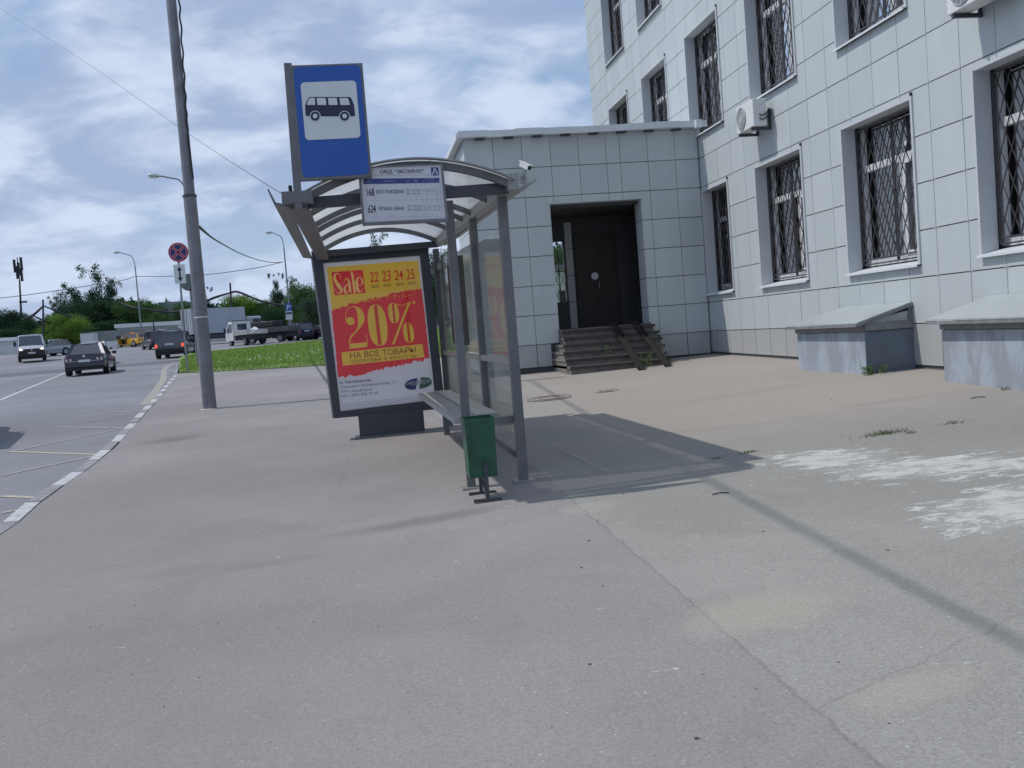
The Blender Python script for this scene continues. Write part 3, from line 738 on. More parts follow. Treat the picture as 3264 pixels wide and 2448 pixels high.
def gul(xa, xb, ya_, yb_):
    A_ = Vector((xa, ya_, FZ+.06)); B_ = Vector((xb, yb_, h(xb, yb_)+.02))
    mb.bar(A_, B_, .11, .012)
    d = (B_-A_).normalized(); r = d.cross(Vector((0, 0, 1))).normalized()
    for s_ in (-1, 1): mb.bar(A_+r*s_*.055+Vector((0, 0, .02)), B_+r*s_*.055+Vector((0, 0, .02)), .012, .05)
gul(5.24, 5.07, 20.0, 17.52); M['ramp'] = mat('ramp_steel', (.028, .024, .024), .8, spec=.2); rp = mb.build('ramp_channel', M['ramp'], AN); mb = MB(); gul(5.70, 5.62, 20.0, 17.62); mb.build('ramp_channel', M['ramp'], AN)

# ------------------------------------------------------------------ air conditioners, camera, light-well boxes
cac = crop(2300, 280, 300/2074); c6 = crop(1632, 0, 816/2212); c7 = crop(2448, 0, 816/2212); c8 = crop(2200, 500, 1064/2212)
def aircon(yn, yf, zb, zt, label):
    xf = 7.02; t = thing('air_conditioner', label, 'air conditioner', (WX, (yn+yf)/2, zb-.05), group='air conditioners on the tiled wall')
    mb = MB(); mb.box((xf, yn, zb), (xf+.25, yf, zt)); mb.build('casing', M['ac_white'], t, bevel=.012)
    mb = MB(); yc = yf-(zt-zb)*.5-.02; zc = (zb+zt)/2; r = (zt-zb)*.42
    mb.cyl((xf-.004, yc, zc), (xf-.012, yc, zc), r, n=32); g = sub(mb.build('fan_grille', M['ac_grille'], t), t)
    mb = MB()
    for rr in (r*.25, r*.5, r*.75, r):
        mb.tube([(xf-.015, yc+rr*cos(a*pi/12), zc+rr*sin(a*pi/12)) for a in range(25)], .004, 4, False)
    for a in range(16): mb.bar((xf-.016, yc, zc), (xf-.016, yc+r*cos(a*pi/8), zc+r*sin(a*pi/8)), .003, .005)
    mb.build('grille_ring', M['ac_white'], g)
    for y in (yn+.12, yf-.1):
        mb = MB(); mb.bar((xf+.0, y, zb-.03), (WX, y, zb-.03), .045, .045); mb.bar((WX-.02, y, zb-.03), (WX-.02, y, zb+.32), .04, .03); mb.build('bracket', M['frame_dark'], t)
    mb = MB()
    for dz in (.0, -.07): mb.tube([(xf+.12, yn-.005, zb+.2+dz), (xf+.14, yn-.05, zb+.16+dz), (xf+.22, yn-.05, zb+.2+dz), (xf+.3, yn+.02, zb+.28+dz), (WX, yn+.08, zb+.28+dz)], .012, 6)
    mb.build('pipe', M['black'], t)
    mb = MB(); mb.box((xf+.08, yn-.012, zt-.1), (xf+.17, yn-.001, zt-.075)); mb.build('handle', M['ac_white'], t)
    return t
aircon(16.21, 16.98, 4.74, 5.21, 'white air conditioner on the tiled wall by the annex roof, fan face fully visible')
aircon(9.68, 10.55, 4.76, 5.3, 'air conditioner cut off by the top edge of the photo, high at the right')
t = thing('security_camera', 'small white security camera on the annex wall above the shelter corner', 'camera', (3.56, AY, 4.68))
mb = MB(); a = atY(c6(80, 1415), AY-.32); b = atY(c6(150, 1450), AY-.52)
d = (b-a).normalized(); mb.bar(a, b, .095, .10); mb.bar(a-d*.02+Vector((0, 0, .055)), b+d*.05+Vector((0, 0, .055)), .115, .012); mb.build('housing', M['ac_white'], t, bevel=.008)
mb = MB(); mb.bar(b, b+d*.012, .08, .08); mb.build('lens', M['black'], t)
mb = MB(); mp = (a+b)/2; mb.tube([mp-Vector((0, 0, .05)), mp-Vector((0, 0, .13)), Vector((mp.x, AY-.02, mp.z-.2))], .016, 8); mb.box((mp.x-.05, AY-.05, mp.z-.28), (mp.x+.06, AY, mp.z-.14)); mb.build('bracket', M['steel_light'], t)

# grey painted masonry with drips
m_ = bpy.data.materials.new('painted_masonry'); m_.use_nodes = True; T = NT(m_.node_tree); b = T.n['Principled BSDF']
tcn = T.node('ShaderNodeTexCoord').outputs['Object']; st = T.node('ShaderNodeMapping', {0: tcn, 3: (2.2, 2.2, .8)}).outputs[0]
c_ = T.mix(T.ramp(T.noise(st, 1.8, 5, .6, .4), .42, .62), (.26, .295, .34, 1), (.345, .395, .45, 1))
sp_ = T.node('ShaderNodeSeparateXYZ', {0: tcn})
c_ = T.mix(T.m('MULTIPLY', T.ramp(T.noise(tcn, 7, 5, .7), .6, .7), .35), c_, (.42, .45, .48, 1))
T.l.new(c_, b.inputs['Base Color']); b.inputs['Roughness'].default_value = .8
bn = T.node('ShaderNodeBump', {'Strength': .3, 'Distance': .02, 'Height': T.noise(tcn, 9, 5)}); T.l.new(bn.outputs[0], b.inputs['Normal']); M['masonry'] = m_
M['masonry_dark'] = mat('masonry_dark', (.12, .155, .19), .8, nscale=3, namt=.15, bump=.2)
def lightwell(yn, yf, xf0, xf1, label):
    t = thing('light_well_box', label, 'light well', (7.0, (yn+yf)/2, h(7, (yn+yf)/2)), group='masonry light well boxes along the wall')
    zg0 = h(7, yn)-.1; zt = 1.13
    mb = MB(); F0 = Vector((xf0, yn, 0)); F1 = Vector((xf1, yf, 0)); n = 8
    ring = [F0, F1, Vector((WX+.02, yf, 0)), Vector((WX+.02, yn, 0))]
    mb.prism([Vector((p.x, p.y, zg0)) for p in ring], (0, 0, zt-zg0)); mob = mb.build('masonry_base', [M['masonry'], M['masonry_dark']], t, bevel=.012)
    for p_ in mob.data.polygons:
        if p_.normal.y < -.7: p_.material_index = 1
    mb = MB()
    # timber upstand under the lid
    for p, q in zip(ring, ring[1:]+ring[:1]):
        a = Vector((p.x, p.y, zt+.0)); b_ = Vector((q.x, q.y, zt+.0))
        mb.bar(a+Vector((0, 0, .05)), b_+Vector((0, 0, .05)), .05, .09)
    mb.build('upstand', M['lid_frame'], t)
    lf = MB(); zf, zw = 1.24, 1.47; e = .12
    A_ = [(xf0-e, yn-.03, zf), (xf1-e, yf+e, zf), (WX-.01, yf+.03, zw), (WX-.01, yn-.03, zw)]
    lf.prism(A_, (0, 0, .018)); lid = sub(lf.build('lid', M['lid'], t), t)
    fb = MB()
    for p, q in zip(A_, A_[1:]+A_[:1]): fb.bar(Vector(p)+Vector((0, 0, -.022)), Vector(q)+Vector((0, 0, -.022)), .03, .035)
    for yy in (yn+.02, yf): fb.bar((WX-.03, yy, zt+.08), (WX-.03, yy, zw-.03), .05, .05)
    fb.bar((xf0+.35, yn, zt+.1), (WX-.02, yn, zt+.1), .03, .03)
    fb.build('lid_frame', M['lid_frame'], lid)
    gb = MB(); gb.prism([Vector((xf0-e+.06, yn+.01, zf-.03)), Vector((xf0+.28, yn+.01, zf+.07)), Vector((WX-.06, yn+.01, zw-.10)), Vector((WX-.06, yn+.01, zw-.16)), Vector((xf0+.35, yn+.01, zf-.03))], (0, .02, 0)); gb.prism([Vector((xf0+.2, yn+.012, zt+.08)), Vector((WX-.06, yn+.012, zt+.08)), Vector((WX-.06, yn+.012, zt+.17)), Vector((xf0+.2, yn+.012, zf-.02))], (0, .02, 0)); gb.build('gable_panel', M['lid'], lid)
    return t
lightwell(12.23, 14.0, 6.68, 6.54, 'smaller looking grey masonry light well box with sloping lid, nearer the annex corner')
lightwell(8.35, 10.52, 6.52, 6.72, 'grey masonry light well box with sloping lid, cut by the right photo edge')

# ------------------------------------------------------------------ bus shelter
SH = thing('bus_shelter', 'grey metal bus shelter with arched milky roof and glass back wall', 'bus shelter', (.4, 10, h(.4, 10)))
def rx(y): return 1.215-.048*(y-7.9)      # back wall line
def lx(y): return -.44-.012*(y-7.4)       # roadside roof line
PY = [7.92, 9.42, 10.92, 12.35]
for i, y in enumerate(PY):
    mb = MB(); x = rx(y); mb.box((x-.035, y-.05, h(x, y)-.02), (x+.04, y+.05, 2.62)); mb.build('post', M['steel_grey'], SH, bevel=.004)
    if i in (0,):
        mb = MB(); mb.box((x-.08, y-.09, h(x, y)), (x+.09, y+.09, h(x, y)+.012)); mb.build('foot_plate', M['steel_light'], SH)
mb = MB(); mb.box((.745, 7.9, h(.78, 7.9)-.02), (.815, 7.97, 2.60)); mb.build('post', M['steel_grey'], SH, bevel=.004)
mb = MB(); mb.box((.70, 7.85, h(.78, 7.9)), (.86, 8.02, h(.78, 7.9)+.012)); mb.build('foot_plate', M['steel_light'], SH)
RY0, RY1 = 7.5, 12.25
mb = MB()
# roof frame: side beams, end beams
mb.bar((rx(RY0)+.02, RY0, 2.665), (rx(RY1)+.02, RY1, 2.70), .09, .13)
mb.build('side_beam', M['steel_light'], SH, bevel=.004)
mb = MB(); mb.bar((-.33, 7.62, 2.60), (rx(7.6), 7.62, 2.63), .06, .085); mb.build('end_beam', M['frame_dark'], SH)
mb = MB(); mb.bar((-.53, 12.1, 2.625), (rx(12.1), 12.1, 2.655), .06, .075); mb.build('end_beam', M['frame_dark'], SH)
mb = MB()   # roadside fascia: box girder with a sloping flap
mb.box((lx(7.5)-.02, 7.5, 2.545), (-.33, 12.0, 2.60)); mb.build('fascia', M['steel_grey'], SH)
mb = MB(); mb.prism([(-.46, 7.48, 2.56), (-.57, 7.48, 2.585), (-.61, 7.48, 2.70), (-.60, 7.48, 2.705), (-.555, 7.48, 2.60), (-.46, 7.48, 2.575)], (-.06, 4.5, 0)); mb.build('gutter_flap', M['steel_grey'], SH)
def arch(y, t, dz=0):
    """point on the roof arch, t 0..1 from road side to wall side"""
    xa, xb = lx(y)+.06, rx(y)+.03; s = 2*t-1; rise = .215
    zl = 2.60+.008*(y-7.5); return Vector((xa+(xb-xa)*t, y, zl+dz+rise*(1-s*s) + .03*t))
def ribs(y, wd, hg):
    mb = MB(); pts = [arch(y, i/24) for i in range(25)]
    for a, b in zip(pts, pts[1:]): mb.bar(a, b, wd, hg, (0, 0, 1))
    return mb
ribs(7.53, .05, .055).build('roof_rib', M['steel_grey'], SH)
for y in (8.45, 9.35, 9.85, 10.8): ribs(y, .05, .045).build('roof_rib', M['steel_grey'], SH)
ribs(12.05, .05, .05).build('roof_rib', M['steel_grey'], SH)
mb = MB(); mb.loft([[arch(7.46+(12.2-7.46)*j/6, i/30, .034) for i in range(31)] for j in range(7)], cap=False, closed=False)
rs = mb.build('roof_sheet', M['sheet'], SH, smooth=True)
mb = MB(); P_ = [arch(7.46, i/30, .040) for i in range(31)]
for a, b in zip(P_, P_[1:]): mb.bar(a, b, .05, .012)
mb.build('roof_edge_trim', M['steel_light'], SH)
mb = MB(); a = crop(1380, 500, 400/2212)
# triangular sheet-metal flap behind the near right corner (gutter running along the back)
mb.prism([(rx(7.6)+.055, 7.75, 2.60), (rx(7.6)+.26, 7.75, 2.70), (rx(7.6)+.255, 7.75, 2.71), (rx(7.6)+.055, 7.75, 2.625)], (-.2, 4.3, .02)); mb.build('rear_gutter', M['steel_light'], SH)
# back wall rails and glass
def backbar(z, y0, y1, wd, hg, m, off=0): 
    mb = MB(); mb.bar((rx(y0)+off, y0, z), (rx(y1)+off, y1, z+.012*(y1-y0)), wd, hg); return mb.build('rail', m, SH)
backbar(1.255, 7.97, 12.3, .045, .05, M['steel_light'], -.01)
backbar(2.38, 12.0, 12.35, .03, .08, M['steel_light'])
for i in range(3):
    y0, y1 = PY[i]+.055, PY[i+1]-.055
    for z0, z1 in ((.62, 1.22), (1.285, 2.36+.03*i)):
        mb = MB(); mb.box((-.004, y0+.03, z0), (.004, y1-.03, z1))
        for v in mb.v: v.x += rx(v.y)+.03; v.z += .014*(v.y-8)
        mb.build('glass_pane', M['shelter_glass'], SH)
        for yy in (y0+.012, y1-.012): mb = MB(); mb.bar((rx(yy)+.03, yy, z0+.014*(yy-8)), (rx(yy)+.03, yy, z1+.014*(yy-8)), .018, .012); mb.build('pane_seal', M['steel_light'], SH)
# end strut and bench arm near the camera
mb = MB(); mb.bar((.80, 7.98, .76), (rx(7.9), 7.98, .775), .05, .06); mb.bar((.86, 8.0, .74), (rx(7.9), 8.0, .44), .03, .04); mb.build('bench_bracket', M['steel_grey'], SH)
mb = MB(); mb.bar((.70, 11.6, .80), (rx(11.6), 11.6, .82), .05, .06); mb.box((.86, 11.5, .3), (.93, 11.58, .80)); mb.build('bench_bracket', M['steel_grey'], SH)
for (x0, x1, y0, y1, z) in ((.70, .895, 8.16, 11.75, .808), (.915, 1.10, 8.28, 11.75, .815)):
    mb = MB(); nseg = 3
    for j in range(nseg):
        a = y0+(y1-y0)*j/nseg; b = y0+(y1-y0)*(j+1)/nseg-.006
        mb.box((x0, a, z-.05), (x1, b, z))
        for v in mb.v[-8:]: v.x -= .03*(v.y-8.2); v.z += .012*(v.y-8.2)
    mb.build('bench_seat', M['bench'], SH, bevel=.004)
# timetable case on the back wall, seen edge-on
y0, y1 = 9.98, 10.86
mb = MB(); z0, z1 = 1.44, 2.30
for (a, b, c, d) in ((y0, y1, z1-.09, z1), (y0, y1, z0, z0+.12)): mb.box((rx(10.4)-.075, a, c), (rx(10.4)-.02, b, d))
tcse = sub(mb.build('timetable_case', M['bench'], SH), SH)
mb = MB(); mb.box((rx(10.4)-.10, y0-.04, z0-.04), (rx(10.4)-.015, y0, z1+.02)); mb.box((rx(10.4)-.10, y1, z0-.02), (rx(10.4)-.015, y1+.03, z1)); mb.build('case_side', M['rust'] if False else mat('case_brown', (.09, .078, .075), .5), tcse)
M['case_face'] = mat('case_face', (.60, .50, .41), .4, 0, .4)
mb = MB(); mb.box((rx(10.4)-.07, y0, z0+.12), (rx(10.4)-.03, y1, z1-.09)); mb.build('case_face', M['case_face'], tcse)
# notice sticker on glass
mb = MB(); mb.box((rx(9.2)+.018, 8.9, .95), (rx(9.2)+.022, 9.05, 1.1))

# ------------------------------------------------------------------ advertising panel
c4 = crop(950, 750, 750/2212); cp = crop(1040, 820, 400/2212); AYP = 12.2
AD = thing('advertising_panel', 'tall framed advertising panel with red and yellow sale poster at the far shelter end', 'advertising panel', (.27, AYP, h(.27, AYP)))
def ap(f, x, y, off=0): p = atY(f(x, y), AYP-off); return p
TL, TR, BR, BL = ap(c4, 235, 262), ap(c4, 1145, 190), ap(c4, 1292, 1545), ap(c4, 400, 1655)
oTL, oTR, oBR, oBL = ap(c4, 133, 190), ap(c4, 1222, 112), ap(c4, 1372, 1460), ap(c4, 336, 1690)
oBR.z = oBL.z = .60
mb = MB()
def seg(A0, A1, B0, B1): mb.prism([A0, A1, B1, B0], (0, .22, 0))
seg(oTL, oTR, TL, TR); seg(oTR, oBR, TR, BR); seg(oBR, oBL, BR, BL); seg(oBL, oTL, BL, TL)
fr = mb.build('frame', M['frame_dark'], AD)
mb = MB(); A_ = oTL+Vector((0, 0, .02)); B_ = oTR+Vector((0, 0, .02)); mb.bar(A_+Vector((0, .1, 0)), B_+Vector((0, .1, 0)), .26, .03); mb.build('top_cap', M['white_metal'], AD)
mb = MB(); mb.prism([oTL+Vector((-.002, .0, 0)), oTL+Vector((-.02, .0, 0)), oBL+Vector((-.02, .0, 0)), oBL+Vector((-.002, 0, 0))], (0, .22, 0)); mb.build('side_trim', M['steel_light'], AD)
mb = MB(); mb.box((-.14, AYP-.02, .30), (.67, AYP+.2, .62)); mb.build('base', M['frame_dark'], AD)
mb = MB(); mb.box((-.2, AYP-.06, .31), (.73, AYP+.24, .345)); mb.build('base_plate', M['steel_grey'], AD)
BK = .03; OFFS = -.03
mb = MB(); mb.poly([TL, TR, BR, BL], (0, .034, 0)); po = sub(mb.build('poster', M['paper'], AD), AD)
mb = MB(); q = [TL.copy(), TR.copy(), BR.copy(), BL.copy()]; mb.poly(q, (0, .006, 0)); mb.build('cover_glass', M['poster_glass'], AD)
def pm(name, m, polys, f=c4, lv=1, parent=None):
    mb = MB()
    for pl_ in polys: mb.poly([atY(f(*p), AYP+.034) for p in pl_], (0, -.0025*lv, 0))
    ob = mb.build(name, m, parent or po); 
    bm = bmesh.new(); bm.from_mesh(ob.data); bmesh.ops.triangulate(bm, faces=bm.faces); bm.to_mesh(ob.data); bm.free(); return ob
def stroke(pts, wds, n=6):
    """variable width stroke through points (Catmull-Rom) -> list of quads"""
    if isinstance(wds, (int, float)): wds = [wds]*len(pts)
    P = [Vector((x, y)) for x, y in pts]; out = []; W_ = []
    for i in range(len(P)-1):
        p0, p1, p2, p3 = P[max(i-1, 0)], P[i], P[i+1], P[min(i+2, len(P)-1)]
        for k in range(n):
            t = k/n; out.append(.5*((2*p1)+(p2-p0)*t+(2*p0-5*p1+4*p2-p3)*t*t+(3*p1-p0-3*p2+p3)*t**3)); W_.append(wds[i]+(wds[i+1]-wds[i])*t)
    out.append(P[-1]); W_.append(wds[-1]); L = []; R = []
    for i, p in enumerate(out):
        d = out[min(i+1, len(out)-1)]-out[max(i-1, 0)]; d = d.normalized() if d.length > 1e-6 else Vector((1, 0)); nn = Vector((-d.y, d.x))*W_[i]/2; L.append(p+nn); R.append(p-nn)
    return [[tuple(L[i]), tuple(L[i+1]), tuple(R[i+1]), tuple(R[i])] for i in range(len(out)-1)]
def oval(cx, cy, rx_, ry_, shear, n=36, e=2.5):
    r = []
    for i in range(n):
        a = 2*pi*i/n; c, s_ = cos(a), sin(a); x = rx_*abs(c)**(2/e)*(1 if c >= 0 else -1); y = ry_*abs(s_)**(2/e)*(1 if s_ >= 0 else -1)
        r.append((cx+x+shear*y, cy+y))
    return r
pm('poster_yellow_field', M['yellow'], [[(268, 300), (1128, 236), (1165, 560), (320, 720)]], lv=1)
# jagged brush-stroke red field
rr_ = random.Random(3)
def jag(a, b, n, amp):
    out = []
    for i in range(n+1):
        t = i/n; x = a[0]+(b[0]-a[0])*t; y = a[1]+(b[1]-a[1])*t; out.append((x+rr_.uniform(-4, 4), y+rr_.uniform(-amp, amp)+(amp*.8 if i % 2 else 0)))
    return out
topj = jag((322, 700), (470, 655), 18, 9)+jag((480, 640), (850, 560), 36, 12)+jag((860, 545), (1160, 500), 30, 12)
botj = jag((1240, 1150), (650, 1285), 50, 14)+jag((638, 1300), (385, 1330), 24, 14)
lj = jag((375, 1300), (318, 730), 24, 4); rj = jag((1165, 520), (1236, 1140), 24, 4)
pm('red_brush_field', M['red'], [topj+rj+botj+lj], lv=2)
fl = []
for _ in range(60):
    t = rr_.random(); x = 490+640*t; y = 628-98*t+rr_.uniform(-6, 30); s_ = rr_.uniform(3, 9); fl.append([(x, y), (x+s_*1.5, y-s_*.3), (x+s_*1.2, y+s_*.6), (x-s_*.3, y+s_*.4)])
pm('brush_flecks', M['yellow'], fl, lv=3)
pm('sale_square', M['red'], [[(90, 262), (640, 222), (690, 630), (145, 672)]], cp, 3)
sale = []
sale += stroke([(255, 395), (245, 335), (215, 292), (175, 292), (150, 320), (148, 375), (175, 440), (225, 510), (262, 570), (262, 615), (230, 638), (195, 632), (172, 595), (160, 545)], [5, 9, 14, 22, 34, 44, 56, 60, 50, 30, 16, 10, 8, 6])
sale += stroke([(318, 420), (322, 428)], 34) + stroke([(320, 405), (345, 378), (375, 380), (398, 420), (410, 500), (420, 570), (432, 612), (448, 618)], [12, 14, 22, 36, 42, 42, 26, 8])
sale += stroke([(398, 470), (350, 500), (325, 545), (328, 600), (350, 630), (378, 620), (405, 580)], [8, 18, 34, 42, 30, 12, 8])
sale += stroke([(425, 262), (445, 266), (462, 330), (480, 450), (496, 560), (505, 622)], [6, 30, 40, 42, 42, 40]) + stroke([(470, 628), (530, 620)], 10)
sale += stroke([(548, 492), (642, 482)], 9) + stroke([(642, 482), (636, 420), (612, 372), (578, 352), (548, 385), (536, 450), (545, 530), (570, 595), (602, 612), (632, 590), (648, 540)], [12, 28, 22, 14, 34, 46, 48, 40, 16, 8, 6])
pm('sale_lettering', mat('poster_gold', (.80, .55, .16), .4, emit=((.8, .55, .16), .16)), sale, cp, 4)
two = [(455, 866), (520, 868), (580, 890), (630, 935), (662, 1000), (676, 1080), (668, 1140), (640, 1190), (590, 1250), (530, 1320), (470, 1385), (430, 1450), (415, 1530), (398, 1530), (403, 1450), (435, 1375), (500, 1315), (548, 1250), (560, 1180), (556, 1060), (545, 970), (522, 905), (490, 882), (455, 880)]
num = [two, oval(425, 1125, 72, 70, .1, e=2), [(408, 1525), (722, 1498), (722, 1580), (408, 1613)]]
num += stroke([(352, 1120), (338, 1050), (350, 975), (378, 920), (415, 882), (465, 872)], [10, 9, 9, 9, 10, 12]) + stroke([(704, 1365), (716, 1430), (720, 1500)], 11)
num += [oval(905, 1198, 166, 362, .115), oval(1187, 985, 92, 176, .12), oval(1450, 1332, 92, 176, .12)]
num += [[(1436, 805), (1482, 782), (1478, 815), (1200, 1530), (1155, 1545)]] + stroke([(1245, 820), (1310, 850), (1380, 838), (1450, 795)], [16, 9, 8, 12])
for a in range(3):
    c_, s_ = cos(a*pi/3+.2)*34, sin(a*pi/3+.2)*34; num += stroke([(1542-c_, 795-s_), (1542+c_, 795+s_)], 12)
pm('twenty_percent_lettering', M['yellow'], num, cp, 4)
pm('lettering_slots', M['red2'], [[(835, 856), (898, 850), (975, 1540), (912, 1549)], [(1152, 822), (1192, 818), (1228, 1146), (1190, 1151)], [(1412, 1170), (1452, 1166), (1488, 1496), (1450, 1502)]], cp, 5)
pm('yellow_band', M['yellow'], [[(408, 1100), (1168, 1022), (1188, 1145), (420, 1225)]], c4, 3)
def text_obj(name, s_, f, ll, lr, ul, m, Yp, parent, bold=0, sep=0, off=0, narrow=None):
    cu = bpy.data.curves.new(name, 'FONT'); cu.body = s_; cu.size = 1; cu.offset = bold; cu.space_character = 1+sep; cu.resolution_u = 3
    tmp = bpy.data.objects.new('tmp', cu); COL.objects.link(tmp); bpy.context.view_layer.update()
    dg = bpy.context.evaluated_depsgraph_get(); me = bpy.data.meshes.new_from_object(tmp.evaluated_get(dg)); bpy.data.objects.remove(tmp); bpy.data.curves.remove(cu)
    xs = [v.co.x for v in me.vertices]; x0, x1 = min(xs), max(xs)
    # cap height from baseline 0 to .729-ish; quotes and descenders may pass it
    capH = .70
    A_, B_, C_ = (atY(f(*p), Yp) for p in (ll, lr, ul)); u = (B_-A_)/(x1-x0); v_ = (C_-A_)/capH
    base = parent_base(parent)
    for v in me.vertices: v.co = A_+u*(v.co.x-x0)+v_*v.co.y+Vector((0, -off, 0))-base
    me.materials.append(m); me.name = name
    ob = bpy.data.objects.new(name, me); COL.objects.link(ob); ob.parent = parent; return ob
def pt(name, s_, f, ll, lr, ul, m, bold=0, sep=0, lv=5): return text_obj(name, s_, f, ll, lr, ul, m, AYP+.034, po, bold, sep, .0025*lv)
for s_, ll, lr, ul in (('22', (775, 440), (925, 428), (765, 262)), ('23', (990, 425), (1140, 412), (978, 245)), ('24', (1208, 408), (1358, 396), (1195, 228)), ('25', (1418, 392), (1565, 380), (1403, 210))):
    pt('date_lettering', s_, cp, ll, lr, ul, M['red2'], .008)
for ll, lr, ul in (((800, 546), (925, 536), (796, 495)), ((1018, 524), (1143, 515), (1014, 475)), ((1232, 506), (1360, 497), (1228, 455)), ((1440, 490), (1566, 480), (1436, 438))): pt('date_lettering', 'ИЮНЯ', cp, ll, lr, ul, M['brown_ink'], .0)
pt('slogan_lettering', 'НА ВСЕ ТОВАРЫ', c4, (492, 1158), (1110, 1098), (487, 1108), M['brown_ink'], .005)
pt('slogan_lettering', 'ЗДОРОВЬЯ И КРАСОТЫ', c4, (500, 1204), (1115, 1146), (498, 1174), M['brown_ink'], .0, .25)
for s_, ll, lr, ul, bd in (('м. Чертановская,', (392, 1397), (692, 1370), (389, 1372), .02), ('Северное Чертаново мкрн, 1А,', (402, 1440), (925, 1390), (399, 1417), 0), ('ТРК «Авентура»', (402, 1483), (705, 1456), (400, 1460), 0), ('тел. (499) 968-47-48', (406, 1524), (755, 1490), (404, 1500), 0)):
    pt('address_lettering', s_, c4, ll, lr, ul, M['grey_ink'], bd)
mk = []
for i in range(4): y = 1565+i*17; mk += stroke([(412+i*3, y+22), (1275+i*3, y-62)], 2.6)
pm('small_print', M['grey_ink'], mk, c4, 3)
lg = oval(1130, 1393, 128, 52, 0); 
def tilt(pts, cx, cy, a): return [(cx+(x-cx)*cos(a)-(y-cy)*sin(a), cy+(x-cx)*sin(a)+(y-cy)*cos(a)) for x, y in pts]
lgp = tilt(lg, 1130, 1393, -.17)
left = [p for p in lgp if p[0] <= 1135]; right = [p for p in lgp if p[0] > 1128]
import functools
def order(ps): c = (sum(p[0] for p in ps)/len(ps), sum(p[1] for p in ps)/len(ps)); return sorted(ps, key=lambda p: atan2(p[1]-c[1], p[0]-c[0]))
pm('pharmacy_logo', M['logo_blue'], [order(left)], c4, 3); pm('pharmacy_logo', M['logo_green'], [order(right)], c4, 4)
pt('pharmacy_logo', 'неофарм', c4, (1015, 1418), (1250, 1385), (1010, 1370), M['sign_white'], .01, lv=6)

# ------------------------------------------------------------------ bus stop sign and route board
c3 = crop(850, 150, 850/2210); cb = crop(1150, 500, 300/2212); SY = 7.37
ST = thing('bus_stop_sign', 'large blue bus stop sign with a bus pictogram standing on the shelter corner', 'sign', atY(c3(255, 1330), SY))
def q3(x, y, Y=SY): return atY(c3(x, y), Y)
mb = MB(); t_, b__ = q3(166, 130), q3(258, 1335); mb.bar(Vector((b__.x+.006, SY+.03, b__.z)), Vector((t_.x+.006, SY+.03, t_.z)), .055, .05); mb.build('post', M['steel_grey'], ST)
mb = MB(); mb.box((b__.x-.11, SY+.0, 2.575), (b__.x+.115, SY+.12, 2.66)); mb.build('clamp', M['steel_grey'], ST)
mb = MB(); mb.cyl((b__.x-.045, SY+.06, 2.66), (b__.x-.045, SY+.06, 2.71), .014); mb.build('cable_fitting', M['black'], ST)
def rect_from(p, q_, Y): return (min(p.x, q_.x), max(p.x, q_.x), min(p.z, q_.z), max(p.z, q_.z))
def rrect(x0, x1, z0, z1, r, n=6):
    pts = []
    for cx, cz, a0 in ((x1-r, z1-r, 0), (x0+r, z1-r, pi/2), (x0+r, z0+r, pi), (x1-r, z0+r, 3*pi/2)):
        for i in range(n+1): a = a0+pi/2*i/n; pts.append((cx+r*cos(a), cz+r*sin(a)))
    return pts
Q = [q3(188, 131), q3(795, 150), q3(874, 1086), q3(275, 1100)]
x0, x1 = (Q[0].x+Q[3].x)/2, (Q[1].x+Q[2].x)/2; z0, z1 = (Q[2].z+Q[3].z)/2, (Q[0].z+Q[1].z)/2
mb = MB(); mb.box((x0, SY, z0), (x1, SY+.05, z1)); mb.build('frame', M['steel_grey'], ST, bevel=.004)
def flat(name, pts2, Y, m, parent, th=.003):
    mb = MB(); mb.prism([Vector((x, Y, z)) for x, z in pts2], (0, -th, 0)); ob = mb.build(name, m, parent)
    return ob
mg = .022
blue = sub(flat('blue_panel', rrect(x0+mg, x1-mg*.8, z0+mg, z1-mg*.7, .035), SY-.0005, M['sign_blue'], ST), ST)
Qw = [q3(283, 283), q3(740, 291), q3(781, 763), q3(316, 763)]
wx0, wx1 = (Qw[0].x+Qw[3].x)/2, (Qw[1].x+Qw[2].x)/2; wz0, wz1 = (Qw[2].z+Qw[3].z)/2, (Qw[0].z+Qw[1].z)/2
whitep = sub(flat('white_field', rrect(wx0, wx1, wz0, wz1, .03), SY-.0045, M['sign_white'], blue), ST)
def s3(name, m, polys, lv, parent):
    mb = MB()
    for pl_ in polys: mb.poly([q3(*p) for p in pl_], (0, -.008-.0015*lv, 0))
    ob = mb.build(name, m, parent); bm = bmesh.new(); bm.from_mesh(ob.data); bmesh.ops.triangulate(bm, faces=bm.faces); bm.to_mesh(ob.data); bm.free(); return ob
def circ(cx, cy, r, n=28): return [(cx+r*cos(2*pi*i/n), cy+r*sin(2*pi*i/n)) for i in range(n)]
bus = [(350, 419), (362, 416), (685, 416), (700, 424), (712, 450), (725, 485), (733, 560), (733, 572), (722, 577), (345, 577), (325, 570), (322, 555), (319, 490), (330, 455)]
s3('bus_pictogram', M['sign_navy'], [bus], 0, whitep)
for c_ in (402, 646): s3('wheel_arch_gap', M['sign_white'], [circ(c_, 576, 46)], 1, whitep)
for w_p in [[(358, 425), (395, 425), (400, 430), (402, 478), (396, 483), (340, 483), (335, 478), (348, 435)], [(418, 425), (484, 425), (489, 430), (495, 478), (490, 483), (425, 483), (420, 478), (415, 430)], [(512, 425), (576, 425), (582, 430), (588, 478), (583, 483), (520, 483), (514, 478), (508, 430)], [(608, 425), (668, 425), (675, 430), (690, 478), (685, 483), (616, 483), (610, 478), (604, 430)]]: s3('pictogram_window', M['sign_white'], [w_p], 2, whitep)
